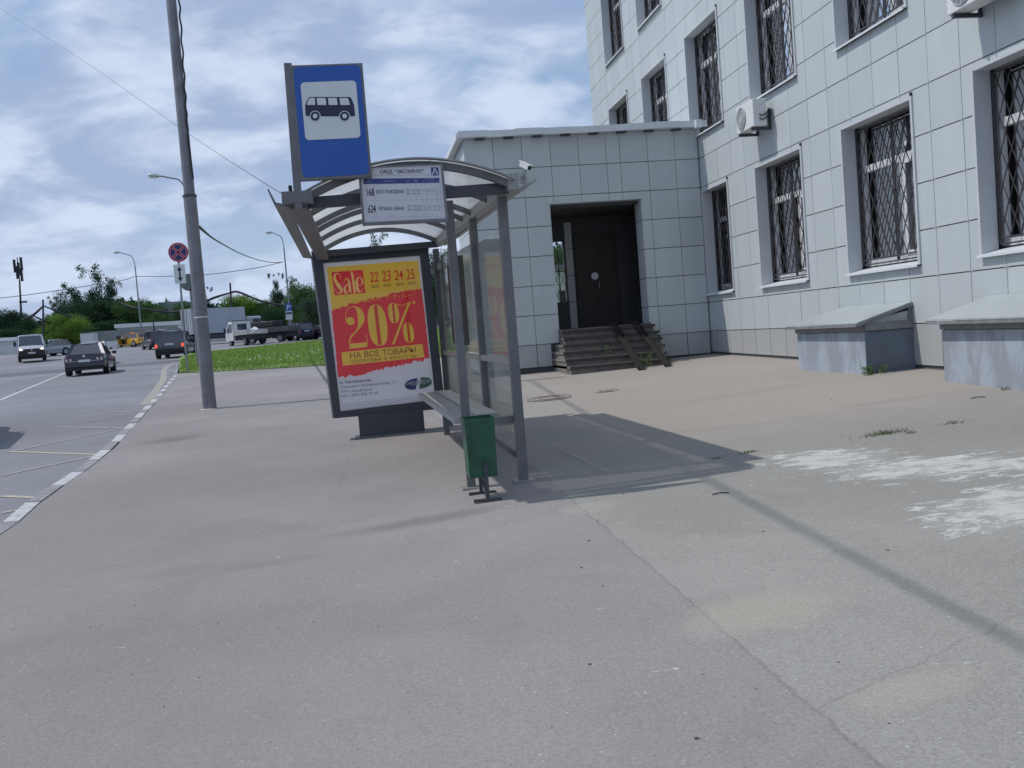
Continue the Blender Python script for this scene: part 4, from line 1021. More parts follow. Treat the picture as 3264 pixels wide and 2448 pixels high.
for c_ in (402, 646): s3('pictogram_wheel', M['sign_navy'], [circ(c_, 575, 38)], 3, whitep); s3('pictogram_hub', M['sign_white'], [circ(c_, 575, 19)], 4, whitep)

RB_Y = 7.43
RB = thing('route_board', 'white route board listing bus routes 168 and 624, hung under the shelter arch', 'sign', atY(cb(1000, 1560), RB_Y))
def qb(x, y, dy=0): return atY(cb(x, y), RB_Y-dy)
fTL, fTR, fBR, fBL = qb(-70, 235), qb(1925, 150), qb(2062, 1522), qb(42, 1612)
iTL, iTR, iBR, iBL = qb(-20, 262), qb(1882, 178), qb(2005, 1445), qb(92, 1540)
mb = MB()
for A_, B_, a_, b_ in ((fTL, fTR, iTL, iTR), (fTR, fBR, iTR, iBR), (fBR, fBL, iBR, iBL), (fBL, fTL, iBL, iTL)): mb.prism([A_, B_, b_, a_], (0, .04, 0))
mb.build('frame', M['steel_grey'], RB)
mb = MB(); mb.poly([iTL, iTR, iBR, iBL], (0, .012, 0)); bf = sub(mb.build('board_face', M['board'], RB), RB)
mb = MB(); mb.poly([iTL, iTR, iBR, iBL], (0, .035, 0)); mb.build('board_back', M['steel_light'], RB)
for xo in (.3, .55): mb = MB(); mb.bar(fTL+Vector((xo, .035, -.03)), fTL+Vector((xo, .1, .03)), .02, .015); mb.build('hanger', M['steel_grey'], RB)
def bp(name, m, polys, lv):
    mb = MB()
    for pl_ in polys: mb.poly([atY(cb(*p), RB_Y+.012) for p in pl_], (0, -.0015*lv, 0))
    return mb.build(name, m, bf)
bp('header_bar', M['board_blue'], [[(60, 516), (1845, 492), (1850, 608), (68, 642)]], 1)
bp('letter_square', M['board_blue'], [[(1642, 248), (1820, 245), (1837, 437), (1660, 437)]], 1)
gl = []
for a, b in (((300, 640), (370, 1410)), ((1055, 632), (1110, 1400)), ((1175, 628), (1225, 1400)), ((1285, 626), (1340, 1390)), ((1415, 622), (1475, 1385)), ((1530, 618), (1585, 1380)), ((1640, 615), (1690, 1375)), ((1750, 612), (1800, 1370)), ((1850, 608), (1905, 1365)),
             ((110, 700), (160, 1420)), ((130, 1025), (1880, 1000)), ((1070, 820), (1870, 805)), ((1095, 1205), (1895, 1190)), ((160, 1418), (1905, 1395))): gl += stroke([a, b], 4, 1)
bp('table_lines', mat('line_grey', (.30, .31, .37), .6), gl, 1)
def bt(s_, ll, lr, ul, m, bold=0, sep=0, lv=2): text_obj('route_lettering', s_, cb, ll, lr, ul, m, RB_Y+.012, bf, bold, sep, .0015*lv)
bt('ОВД “ЗЮЗИНО”', (458, 392), (1492, 372), (450, 312), M['ink'], .006)
bt('А', (1668, 425), (1818, 424), (1662, 268), M['board'], .01, lv=3)
bt('168', (152, 920), (318, 914), (140, 750), M['ink'], .008); bt('624', (178, 1314), (352, 1308), (168, 1136), M['ink'], .008)
bt('МЕТРО “ПРОФСОЮЗНАЯ”', (368, 870), (1030, 855), (360, 785), M['ink'], .0); bt('ЧЕРТАНОВО- СЕВЕРНОЕ', (422, 1257), (1026, 1250), (415, 1180), M['ink'], .0)
bt('АВТОБУСЫ ОСТАНАВЛИВАЮТСЯ ПО ТРЕБОВАНИЮ ПАССАЖИРОВ', (310, 446), (1628, 430), (309, 430), M['grey_ink'])
for s_, x0_, x1_, y_ in (('№', 160, 220, 572), ('МАРШРУТА', 135, 268, 612), ('НАПРАВЛЕНИЕ', 538, 808, 585), ('ДНИ', 1080, 1135, 583), ('НАЧАЛО', 1235, 1330, 552), ('РАБОТЫ', 1235, 1338, 590), ('ИНТЕРВАЛЫ (МИН.)', 1510, 1745, 530), ('7-9', 1450, 1490, 590), ('9-16', 1545, 1600, 590), ('16-19', 1650, 1720, 588), ('19-23', 1765, 1825, 580)):
    bt(s_, (x0_, y_), (x1_, y_-1), (x0_-1, y_-20), M['board'], lv=3)
for row, y_, m__ in ((['БУД.', '5.42', '0.30', '11', '20', '11', '9'], 795, M['ink']), (['ВЫХ.', '5.40', '0.40', '9', '9', '7', '8'], 885, M['ink']), (['БУД.', '5.30', '0.33', '9', '20', '20', '30'], 1175, M['ink']), (['ВЫХ.', '6.30', '0.33', '26', '23', '23', '28'], 1262, M['ink'])):
    dx = (y_-795)*.075
    for s_, x_ in zip(row, (1085, 1208, 1318, 1470, 1565, 1690, 1795)):
        w_ = {4: 66, 2: 36, 1: 16}[len(s_)]; bt(s_, (x_+dx, y_), (x_+dx+w_, y_-1), (x_+dx-3, y_-40), m__, 0)
rg = []
for cx in (270, 730, 1340, 1590): rg += stroke([(cx-60, 1330), (cx-50, 1390), (cx, 1425), (cx+50, 1390), (cx+60, 1330)], 4)
bp('faint_circles', mat('faint_grey', (.35, .35, .42), .6), rg, 1)

# ------------------------------------------------------------------ litter bin
BN = thing('litter_bin', 'green metal litter bin on a low stand in front of the shelter', 'litter bin', (.83, 7.45, h(.83, 7.45)))
bz0, bz1 = .41, .865; g0 = h(.83, 7.45)
mb = MB()
R0 = [Vector(p) for p in ((.715, 7.30, bz0), (.925, 7.30, bz0), (.925, 7.56, bz0), (.715, 7.56, bz0))]
R1 = [Vector((p.x+(-.012 if p.x < .8 else .008), p.y+(-.01 if p.y < 7.4 else .01), bz1)) for p in R0]
mb.loft([R0, R1], cap=False); mb.add(R0, [(0, 1, 2, 3)])
Ri = [p*1.0 for p in R1]; ci = sum(Ri, Vector())/4; Ri = [ci+(p-ci)*.94 for p in Ri]; Rb = [Vector((p.x, p.y, bz0+.02)) for p in Ri]
mb.loft([R1, Ri, Rb], cap=False); mb.build('container', M['bin_green'], BN)
mb = MB()
for y in (7.27, 7.62): mb.box((.725, y-.015, g0), (.94, y+.015, g0+.022))
for y, x in ((7.28, .835), (7.61, .825)): mb.box((x-.014, y-.012, g0+.02), (x+.014, y+.012, bz0+.12))
mb.bar((.83, 7.28, g0+.03), (.83, 7.5, bz0), .02, .02); mb.bar((.83, 7.28, bz0-.02), (.83, 7.61, bz0-.02), .02, .02); mb.build('stand', M['frame_dark'], BN)

# ------------------------------------------------------------------ near lamp pole with its cable
LP = thing('lamp_pole', 'thick grey steel lamp pole standing on the pavement near the kerb', 'lamp pole', (-3.07, 19.62, h(-3.07, 19.62)))
gz = h(-3.07, 19.62)
mb = MB(); mb.tube([(-3.07, 19.62, gz-.05), (-3.07, 19.62, 4.58)], [.132, .122], 24); mb.build('lower_shaft', M['pole'], LP, smooth=True)
mb = MB(); mb.tube([(-3.07, 19.62, 4.58), (-3.07, 19.62, 4.62)], [.135, .135], 24); mb.build('collar', M['frame_dark'], LP, smooth=True)
mb = MB(); mb.tube([(-3.07, 19.62, 4.6), (-3.07, 19.62, 10.5)], [.105, .085], 24); mb.build('upper_shaft', M['pole'], LP, smooth=True)
mb = MB(); mb.tube([(-3.07, 19.62, 2.24), (-3.07, 19.62, 2.262)], [.131, .131], 24); mb.build('band', M['white_metal'], LP, smooth=True)
mb = MB(); mb.tube([(-3.07, 19.62, gz-.02), (-3.07, 19.62, gz+.012)], [.22, .16], 24); mb.build('footing', M['concrete'], LP)
mb = MB(); c8b = crop(400, 0, 400/948); pts = [atY(c8b(*p), 19.55) for p in ((470, 1000), (462, 900), (455, 780), (447, 640), (436, 480), (425, 300), (414, 130), (405, 0), (398, -150))]
pts2 = []
for i in range(len(pts)-1):
    for k in range(6): t_ = k/6; p = pts[i]+(pts[i+1]-pts[i])*t_; p = p+Vector((.012*sin(i*6+k), 0, 0)); pts2.append(p)
pts2 = [Vector((-3.07+.11, 19.52, pts[0].z-.9))]+pts2
mb.tube(pts2, .018, 6); mb.build('pole_cable', M['wire'], LP)
# overhead cable running along the kerb towards and behind the camera
mb = MB(); P0 = Vector((-3.07, 19.62, 9.6)); pts = []
for i in range(31):
    t_ = i/30; y = 19.62-38*t_; pts.append((-3.07-.62*min(1, t_*2.2), y, 9.6-1.2*4*t_*(1-t_)*.6))
mb.tube(pts, .022, 6); tag(mb.build('overhead_cable', M['wire']), 'thick overhead cable strung from the lamp pole along the kerb', 'cable')

# ------------------------------------------------------------------ far street lamps, wires, poles
def street_lamp(base, height, arm_dx, arm_h, label, head=.75, r=.11):
    t = thing('street_lamp', label, 'street lamp', base, group='curved street lamps along the road', local=False)
    x, y, z = base; top = z+height
    mb = MB(); mb.tube([(x, y, z), (x, y, top-arm_h)], [r, r*.62], 12); mb.build('pole', M['galv'], t, smooth=True)
    mb = MB(); pts = []
    for i in range(13):
        a = (pi/2)*i/12; pts.append((x+arm_dx*.42*(1-cos(a)), y, top-arm_h+(arm_h*.72)*sin(a)))
    pts.append((x+arm_dx*.8, y, top-arm_h*.28+arm_h*.12)); pts.append((x+arm_dx, y, top-arm_h*.1)); mb.tube(pts, r*.42, 8); mb.build('arm', M['galv'], t, smooth=True)
    s_ = 1 if arm_dx > 0 else -1
    mb = MB(); a = Vector(pts[-1]); b_ = a+Vector((s_*head, 0, head*.12)); mb.tube([a, a+(b_-a)*.3, a+(b_-a)*.7, b_], [.05, .12, .15, .07], 10); hd = sub(mb.build('lamp_head', M['alu'], t, smooth=True), t)
    mb = MB(); mb.tube([a+(b_-a)*.35-Vector((0, 0, .09)), a+(b_-a)*.9-Vector((0, 0, .08))], [.1, .09], 10); mb.build('lamp_glass', M['lamp_glass'], hd)
    return t, Vector((x, y, top-arm_h))
def place_lamp(D, pxb, head_px, neck_px, label):
    b_ = ground_at(pxb, D); hd = atY(o(*head_px), b_.y); nk = atY(o(*neck_px), b_.y)
    return street_lamp((b_.x, b_.y, b_.z), hd.z-b_.z, hd.x-b_.x+.75, hd.z-nk.z, label)
L1, n1_ = place_lamp(115, 308.5, (245, 543), (286, 575), 'street lamp rising behind the yellow taxi, its arm reaching left')
L2, n2_ = place_lamp(104, 631, (574, 500), (608, 535), 'street lamp behind the white flatbed truck, next to the shelter roof')
L3, n3_ = place_lamp(62, 433, (320, 378), (402, 412), 'street lamp hidden behind the thick lamp pole with only its head and arm showing')
def wire(name, label, pts, r=.03, n=14):
    """pts: list of (px, py, distance) control points, Catmull-Rom in space"""
    P = [atD(o(a, b), D) for a, b, D in pts]; out = []
    for i in range(len(P)-1):
        p0, p1, p2, p3 = P[max(i-1, 0)], P[i], P[i+1], P[min(i+2, len(P)-1)]
        for k in range(n): t = k/n; out.append(.5*((2*p1)+(p2-p0)*t+(2*p0-5*p1+4*p2-p3)*t*t+(3*p1-p0-3*p2+p3)*t**3))
    out.append(P[-1]); mb = MB(); mb.tube(out, r, 5); return tag(mb.build(name, M['wire']), label, 'wire')
wire('wire', 'thin wire crossing the sky from the top left corner down to the shelter roof', [(-30, 0, 30), (170, 125, 24), (406, 288, 17), (553, 384, 10), (621, 424, 7.65)], .0035)
wire('wire', 'sagging wire from the thick lamp pole down to the street lamp by the shelter', [(430, 490, 19.7), (470, 521, 45), (520, 548, 70), (560, 562, 88), (590, 567, 98), (612, 566, 103.5)], .035)
wire('wire', 'wire strung between the two tall far street lamps', [(611, 566, 103.5), (545, 580, 106), (440, 594, 110), (360, 597, 113), (292, 597, 115)], .035)
wire('wire', 'wire running from the far street lamp leftward over the dark trees', [(290, 597, 115), (262, 606, 112), (140, 625, 105), (60, 637, 100), (-20, 646, 97)], .035)
def pole(D, px, top, label, r=.14, name='utility_pole'):
    b_ = ground_at(px, D); tp = atY(o(*top), b_.y); mb = MB(); mb.tube([(b_.x, b_.y, b_.z-.1), (tp.x, b_.y, tp.z)], [r, r*.75], 8)
    return tag(mb.build(name, M['wire'], smooth=True), label, 'pole', 'dark utility poles with heavy cables')
pole(118, 93.5, (93, 647), 'dark utility pole carrying cables behind the white van')
pole(118, 504, (497, 611), 'dark utility pole standing behind the white box truck')
pole(125, 175, (172, 676), 'short dark pole rising out of the bright green bush')
pole(128, 151, (149, 684), 'short dark pole left of the bright green bush top, half buried in leaves')
pole(119, 335, (330, 600+80), 'slim dark pole between the taxi lamp and the dark trees', .09)
def bundle(label, pts, offs=((0, 0), (1.6, 2.2)), r=.085):
    P = [(a, b, D) for a, b, D in pts]; mb = MB()
    for ox, oy in offs:
        Q_ = [atD(o(a+ox, b+oy*(1 if 0 < i < len(P)-1 else .2)), D) for i, (a, b, D) in enumerate(P)]; out = []
        for i in range(len(Q_)-1):
            p0, p1, p2, p3 = Q_[max(i-1, 0)], Q_[i], Q_[i+1], Q_[min(i+2, len(Q_)-1)]
            for k in range(8): t = k/8; out.append(.5*((2*p1)+(p2-p0)*t+(2*p0-5*p1+4*p2-p3)*t*t+(3*p1-p0-3*p2+p3)*t**3))
        out.append(Q_[-1]); mb.tube(out, r, 5)
    return tag(mb.build('heavy_cable', M['wire']), label, 'cable', 'heavy sagging cables between utility poles')
bundle('heavy cable climbing from the mast to the utility pole behind the van', [(48, 690, 118), (70, 680, 118), (93, 661, 118)])
bundle('heavy cable sloping from the pole behind the van down to the bright bush', [(94, 661, 118), (125, 672, 119), (150, 683, 121), (178, 688, 125)])
bundle('lowest heavy cable hanging in a shallow curve left of the bright bush', [(70, 681, 118), (95, 692, 120), (130, 704, 124), (150, 703, 126), (172, 692, 125)])
bundle('long heavy cable sagging across the trees above the taxi and dark cars', [(306, 666, 120), (345, 671, 120), (372, 673, 120), (408, 667, 119), (432, 656, 119), (462, 642, 118), (497, 632, 118)], r=.08)
bundle('heavy cable left part coming out of the dark trees above the shed', [(240, 645, 121), (262, 655, 121), (290, 664, 120), (305, 666, 120)], r=.08)
bundle('heavy cable falling from the pole behind the box truck toward the street lamp', [(497, 632, 118), (515, 630, 118), (560, 648, 118), (600, 657, 118), (650, 664, 118)])
# antenna mast
b_ = ground_at(50, 150); MT = thing('antenna_mast', 'slender telephone antenna mast above the trees at the far left', 'antenna mast', b_)
tp = atY(o(37, 556), b_.y); mb = MB(); mb.tube([b_, (tp.x+.0, b_.y, tp.z-3.5)], [.22, .12], 6); mb.build('shaft', M['wire'], MT)
mb = MB()
for dx, dz in ((-.5, -2.3), (.05, -2.8), (.5, -2.0), (-.22, -3.3), (.38, -3.7)):
    mb.box((tp.x+dx-.16, b_.y-.15, tp.z+dz), (tp.x+dx+.16, b_.y+.15, tp.z+dz+2.0))
mb.tube([(tp.x, b_.y, tp.z-4), (tp.x, b_.y, tp.z)], .08, 6); mb.build('antenna_panels', M['wire'], MT)
mb = MB()
for z in (tp.z-7, tp.z-13): mb.box((tp.x-.3, b_.y-.3, z), (tp.x+.7, b_.y+.3, z+.25))
mb.build('platform', M['wire'], MT)

# ------------------------------------------------------------------ road signs
def disc(mb, c, r, th, n=40): mb.cyl(c, (c[0], c[1]-th, c[2]), r, n=n)
NS = thing('no_stopping_sign', 'round blue sign with red ring and cross above a white arrow plate', 'road sign', (-6.63, 37.98, h(-6.63, 37.98)))
SYN = 37.98
mb = MB(); mb.tube([(-6.63, SYN, h(-6.63, SYN)-.05), (-6.56, SYN, 5.75)], .038, 10); mb.build('post', M['galv'], NS)
M['sign_red'] = mat('sign_red', (.38, .02, .05), .4); M['sign_blue_dark'] = mat('sign_blue_dark', (.02, .02, .12), .4); M['sign_line'] = mat('sign_line', (.55, .4, .5), .5)
cx, cz = -6.535, 5.43
mb = MB(); disc(mb, (cx, SYN-.06, cz), .36, .02); ds = sub(mb.build('disc', M['sign_red'], NS), NS)
mb = MB(); disc(mb, (cx, SYN-.082, cz), .30, .004); mb.build('disc_line', M['sign_line'], ds)
mb = MB(); disc(mb, (cx, SYN-.088, cz), .285, .004); mb.build('disc_field', M['sign_blue_dark'], ds)
mb = MB(); mb2 = MB()
for s_ in (-1, 1):
    d = Vector((cos(pi/4)*s_, 0, sin(pi/4)))*.31
    c = Vector((cx, SYN-.096, cz)); mb2.bar(c-d*.97, c+d*.97, .004, .095, (d.z, 0, -d.x)); mb.bar(c-d+Vector((0, -.006, 0)), c+d+Vector((0, -.006, 0)), .004, .06, (d.z, 0, -d.x))
mb2.build('cross_line', M['sign_line'], ds); mb.build('cross', M['sign_red'], ds)
px0, px1, pz0, pz1 = -6.76, -6.35, 4.26, 4.98
mb = MB(); mb.prism([Vector((x, SYN-.06, z)) for x, z in rrect(px0, px1, pz0, pz1, .04)], (0, -.012, 0)); ap_ = sub(mb.build('arrow_plate', M['sign_white'], NS), NS)
mb = MB(); mx_ = (px0+px1)/2
for zz_, sg in ((pz1-.07, -1), (pz0+.07, 1)): mb.poly([Vector((mx_, SYN-.075, zz_)), Vector((mx_-.09, SYN-.075, zz_+sg*.16)), Vector((mx_+.09, SYN-.075, zz_+sg*.16))])
mb.poly([Vector((mx_-.03, SYN-.075, pz0+.22)), Vector((mx_+.03, SYN-.075, pz0+.22)), Vector((mx_+.03, SYN-.075, pz1-.22)), Vector((mx_-.03, SYN-.075, pz1-.22))]); mb.build('arrow', M['ink'], ap_)
D2 = 41.5; b_ = ground_at(430, D2); RS = thing('rear_of_signs', 'grey backs of two road signs on a post half hidden by the lamp pole', 'road sign', b_)
tp = atY(o(405, 590), b_.y); xx = tp.x+.12
bt_ = atY(o(428, 795), b_.y)
mb = MB(); mb.tube([(bt_.x, b_.y, b_.z), (xx, b_.y, tp.z-.3)], .04, 8); mb.build('post', M['galv'], RS)
mb = MB(); c_ = atY(o(408, 610), b_.y); mb.cyl((c_.x, b_.y-.05, c_.z), (c_.x, b_.y-.07, c_.z), .36, n=32); mb.build('round_plate', mat('plate_back', (.12, .135, .15), .55), RS)
mb = MB(); mb.box((c_.x-.0, b_.y-.07, c_.z-1.15), (c_.x+.26, b_.y-.05, c_.z-.3)); mb.build('rectangular_plate', M['galv'], RS)
b_ = ground_at(628, 99); PS = thing('parking_sign', 'blue parking sign above two white plates in front of the street lamp', 'road sign', b_)
tp = atY(o(625, 655), b_.y); bb = atY(o(625, 672), b_.y)
mb = MB(); mb.tube([b_, (b_.x, b_.y, tp.z)], .05, 8); mb.build('post', M['galv'], PS)
def plate_at(px0_, py0_, px1_, py1_, m, name):
    A_, B_ = atY(o(px0_, py0_), b_.y-.1), atY(o(px1_, py1_), b_.y-.1); mb = MB(); mb.box((A_.x, b_.y-.12, B_.z), (B_.x, b_.y-.1, A_.z)); return sub(mb.build(name, m, PS), PS), A_, B_
pb, A_, B_ = plate_at(616, 655.5, 631, 671, M['sign_blue'], 'blue_plate')
text_obj('plate_lettering', 'P', o, (620, 669), (628, 668.5), (619.5, 658.5), M['sign_white'], b_.y-.125, pb)
q1, _, _ = plate_at(616.5, 672.5, 632, 680.5, M['sign_white'], 'white_plate'); q2, _, _ = plate_at(617, 682, 632.5, 690, M['sign_white'], 'white_plate')
mb = MB(); s0, s1 = atY(o(617.5, 675), b_.y-.13), atY(o(631, 678), b_.y-.13); mb.box((s0.x, b_.y-.127, s1.z), (s1.x, b_.y-.122, s0.z)); mb.build('plate_symbol', M['ink'], q1)

# ------------------------------------------------------------------ vehicles (own axes: +Y forward, X right, origin on the ground)
def hring(y, zb, zt, wb, wm, wt, zm=None):
    zm = zm if zm is not None else zb+(zt-zb)*.55
    half = [(wb*.8, zb), (wb, zb+.06), (wm, zm-.12), (wm, zm+.06), (wt+.03, zt-.05), (wt*.86, zt), (wt*.4, zt+.018)]
    return [Vector((x, y, z)) for x, z in half]+[Vector((-x, y, z)) for x, z in reversed(half)]
def wheel(t, x, y, r, wd, rimc):
    mb = MB(); s_ = 1 if x > 0 else -1
    mb.tube([(x-s_*wd, y, r), (x-s_*.02, y, r), (x, y, r)], [r*.97, r, r*.9], 20); wv = sub(mb.build('wheel', M['rubber'], t, smooth=True), t)
    mb = MB(); mb.cyl((x-s_*.01, y, r), (x+s_*.008, y, r), r*.62, n=16); rim = mb.build('rim', rimc, wv)
    mb = MB()
    for k in range(5): a = 2*pi*k/5; mb.bar((x+s_*.012, y, r), (x+s_*.012, y+cos(a)*r*.58, r+sin(a)*r*.58), .01, .05)
    mb.build('spoke', M['galv'], wv)
def car(name, label, loc, az, L, Wd, H, col, kind='sedan', group=None, cat='car', lit=False, extra=None):
    """az: heading in degrees clockwise from +Y"""
    t = thing(name, label, cat, loc, -radians(az), group, local=True); hw = Wd/2; hl = L/2
    body = paint(name+'_paint', col); r = .33 if H < 1.6 else .37
    belt = H*.60 if kind in ('sedan', 'hatch') else H*.57
    if kind == 'sedan':
        prof = [(-hl, .42, belt*.86), (-hl+.06, .27, belt*1.03), (-hl+.5, .2, belt*1.06), (-hl+.9, .19, belt*1.06), (0, .18, belt*.99), (hl-1.35, .19, belt*.97), (hl-.6, .2, belt*.86), (hl-.12, .25, belt*.74), (hl, .36, belt*.6)]
        yb0, yb1, yt0, yt1 = -hl+.62, hl-1.35, -hl+1.32, hl-2.15
    elif kind == 'hatch':
        prof = [(-hl, .42, belt*.9), (-hl+.05, .26, belt*1.04), (-hl+.4, .2, belt*1.04), (0, .18, belt), (hl-1.15, .19, belt*.97), (hl-.5, .2, belt*.88), (hl-.1, .26, belt*.76), (hl, .36, belt*.62)]
        yb0, yb1, yt0, yt1 = -hl+.1, hl-1.1, -hl+.48, hl-1.9
    else:
        prof = [(-hl, .5, belt*.92), (-hl+.05, .33, belt*1.03), (-hl+.4, .27, belt*1.03), (0, .26, belt), (hl-1.2, .27, belt*.98), (hl-.4, .28, belt*.94), (hl-.08, .33, belt*.85), (hl, .45, belt*.7)]
        yb0, yb1, yt0, yt1 = -hl+.08, hl-1.25, -hl+.32, hl-1.95
    if kind == 'sedan': tw = .62
    elif kind == 'hatch': tw = .68
    else: tw = .76
    mb = MB(); mb.loft([hring(y, zb, zt, hw*(.90 if abs(y) > hl-.1 else .96), hw*(.93 if abs(y) > hl-.1 else 1.0), hw*(.84 if abs(y) > hl-.1 else .90)) for y, zb, zt in prof]); bd = sub(mb.build('body', body, t, smooth=True, angle=50), t)
    zt = H-.07; zb = belt*.98
    mb = MB()
    def ghr(y, z, w_): return [Vector((-w_, y, z)), Vector((w_, y, z))]
    B0, B1, T0, T1 = (-hw*.86, yb0), (hw*.86, yb1), (-hw*tw, yt0), (hw*tw, yt1)
    vb = [Vector((-hw*.86, yb0, zb)), Vector((hw*.86, yb0, zb)), Vector((hw*.86, yb1, zb)), Vector((-hw*.86, yb1, zb))]
    vt = [Vector((-hw*tw, yt0, zt)), Vector((hw*tw, yt0, zt)), Vector((hw*tw, yt1, zt)), Vector((-hw*tw, yt1, zt))]
    mb.loft([vb, vt]); mb.build('windows', M['car_glass'], t)
    # pillars and roof in body colour
    mb = MB()
    for i, (a, b) in enumerate(zip(vb, vt)): mb.bar(a, b, .09 if i in (2, 3) else .14, .05, (0, 1, 0))
    for sx in (-1, 1):
        for f_ in (.45, .74) if kind != 'suv' else (.3, .62):
            mb.bar((sx*hw*.865, yb0+(yb1-yb0)*f_, zb), (sx*(hw*tw+.012), yt0+(yt1-yt0)*f_, zt), .07, .03, (0, 1, 0))
        mb.bar((sx*(hw*.87), yb0, zb+.01), (sx*hw*.87, yb1, zb+.01), .04, .05)
    mb.build('pillar', body, t)
    mb = MB(); n = 6; rings = []
    for i in range(n+1):
        y = yt0-.05+(yt1-yt0+.1)*i/n; rings.append([Vector((x*hw*(tw+.03), y, zt-.02+.075*(1-x*x)*(.75+.25*sin(pi*i/n))*(1 if 0 < i < n else .55))) for x in (-1, -.6, 0, .6, 1)]+[Vector((hw*tw*.9, y, zt-.04)), Vector((-hw*tw*.9, y, zt-.04))])
    mb.loft(rings); mb.build('roof', body, t, smooth=True, angle=50)
    wr = .0
    for y in (-hl+.85, hl-.85):
        for sx in (-1, 1): mb = MB(); mb.tube([(sx*(hw-.22), y, r+.03), (sx*(hw+.006), y, r+.03)], r+.06, 20); mb.build('wheel_arch', M['black'], t)
        for sx in (-1, 1): wheel(t, sx*(hw+.012), y, r, .22, M['alu'])
    mb = MB(); mb.box((-hw*.93, -hl-.03, .34), (hw*.93, -hl+.2, .56)); mb.build('bumper', body if kind != 'suv' else M['rubber'], t, bevel=.03); mb = MB(); mb.box((-hw*.90, hl-.2, .3), (hw*.90, hl+.02, .5)); mb.build('bumper', body if kind != 'suv' else M['rubber'], t, bevel=.03)
    mb = MB(); mb.box((-hw*.85, -hl+.02, .2), (hw*.85, hl-.1, .32)); mb.build('underside', M['black'], t)
    mb = MB(); zpl = .62 if kind == 'sedan' else .78
    if kind == 'suv': zpl = .86
    mb.box((-.26, -hl-.045, zpl-.06), (.26, -hl-.02, zpl+.055)); pl_ = mb.build('number_plate', M['plate'], t)
    mb = MB(); mb.box((-.26, hl+.0, .42), (.26, hl+.03, .53)); mb.build('number_plate', M['plate'], t)
    for sx in (-1, 1):
        mb = MB(); zl = belt*.86
        if kind == 'suv': mb.box((sx*hw*.84-.07, -hl-.02, zl-.20), (sx*hw*.84+.07, -hl+.08, zl+.02)); tl = mb.build('tail_light', M['lamp_red_lit'] if lit else M['lamp_red'], t, bevel=.02)
        elif kind == 'sedan':
            mb.box((sx*hw*.72-.18, -hl-.015, zl-.15), (sx*hw*.72+.17, -hl+.12, zl+.01)); tl = sub(mb.build('tail_light', mat('dark_red_lamp', (.08, .01, .015), .2), t, bevel=.02), t)
            mb = MB()
            for dx in (-.09, .08): mb.cyl((sx*hw*.72+dx, -hl-.016, zl-.07), (sx*hw*.72+dx, -hl-.024, zl-.07), .052, n=14)
            mb.build('round_lamp', M['lamp_clear'], tl)
        else: mb.box((sx*hw*.76-.15, -hl-.015, zl-.10), (sx*hw*.76+.14, -hl+.2, zl+.04)); mb.build('tail_light', M['lamp_red_lit'] if lit else M['lamp_red'], t, bevel=.02)
        mb = MB(); mb.box((sx*hw*.72-.2, hl-.16, belt*.66), (sx*hw*.72+.17, hl+.0, belt*.66+.14)); mb.build('headlight', M['lamp_clear'], t, bevel=.02)
        mb = MB(); mb.box((sx*(hw+.02)-.02, yb1-.42, belt*1.0), (sx*(hw+.19), yb1-.30, belt*1.0+.13)); mb.build('mirror', body if kind != 'sedan' else M['black'], t, bevel=.03)
        mb = MB()
        for yy in (-.15, .85) if kind != 'suv' else (-.4, .7): mb.box((sx*(hw+.0)-.004, yy, belt*.82), (sx*(hw+.02)+.004, yy+.16, belt*.82+.03))
        mb.build('door_handle', M['chrome'] if kind == 'suv' else body, t)
    mb = MB(); mb.box((-hw*.5, hl+.0, .55), (hw*.5, hl+.012, .68)); mb.build('grille', M['black'], t)
    return t, dict(hw=hw, hl=hl, belt=belt, body=body)
def put(px_, D):
    p = ground_at(px_, D); p.z += ROADZ+.006; return p
# black saloon, rear view
t, q_ = car('dark_saloon_car', 'black saloon car with round tail lamps driving away beside the white van', put(199, 46), -8, 4.7, 1.80, 1.47, (.012, .012, .03), 'sedan')
mb = MB(); hl, hw = q_['hl'], q_['hw']
for sx in (-1, 1): mb.box((sx*hw*.62-.24, -hl-.042, .60), (sx*hw*.62+.24, -hl-.031, .615))
mb.build('chrome_strip', M['chrome'], t)
mb = MB(); mb.cyl((0, -hl-.01, .83), (0, -hl-.02, .83), .05, n=14); mb.build('boot_badge', M['chrome'], t)
mb = MB(); mb.box((-.4, -hl+.35, .955), (.4, -hl+.38, .96)); 
# dark estate / SUV with lit lamps
t, q_ = car('dark_suv', 'dark grey large SUV with lit red tail lamps turning by the verge corner', put(382, 64), -1, 4.85, 1.93, 1.74, (.05, .055, .07), 'suv', lit=True)
mb = MB()
for sx in (-1, 1): mb.tube([(sx*.66, -2.0, 1.80), (sx*.66, -1.9, 1.85), (sx*.66, .5, 1.86), (sx*.66, .7, 1.80)], .018, 6)
mb.build('roof_rail', M['chrome'], t)
t, q_ = car('dark_suv', 'dark SUV with bright roof rails between the yellow taxi and the nearer SUV', put(337, 93), -23, 4.6, 1.88, 1.72, (.028, .032, .045), 'suv')
mb = MB()
for sx in (-1, 1): mb.tube([(sx*.66, -2.0, 1.72), (sx*.66, -1.9, 1.77), (sx*.66, .5, 1.78), (sx*.66, .7, 1.72)], .02, 6)
mb.build('roof_rail', M['chrome'], t)
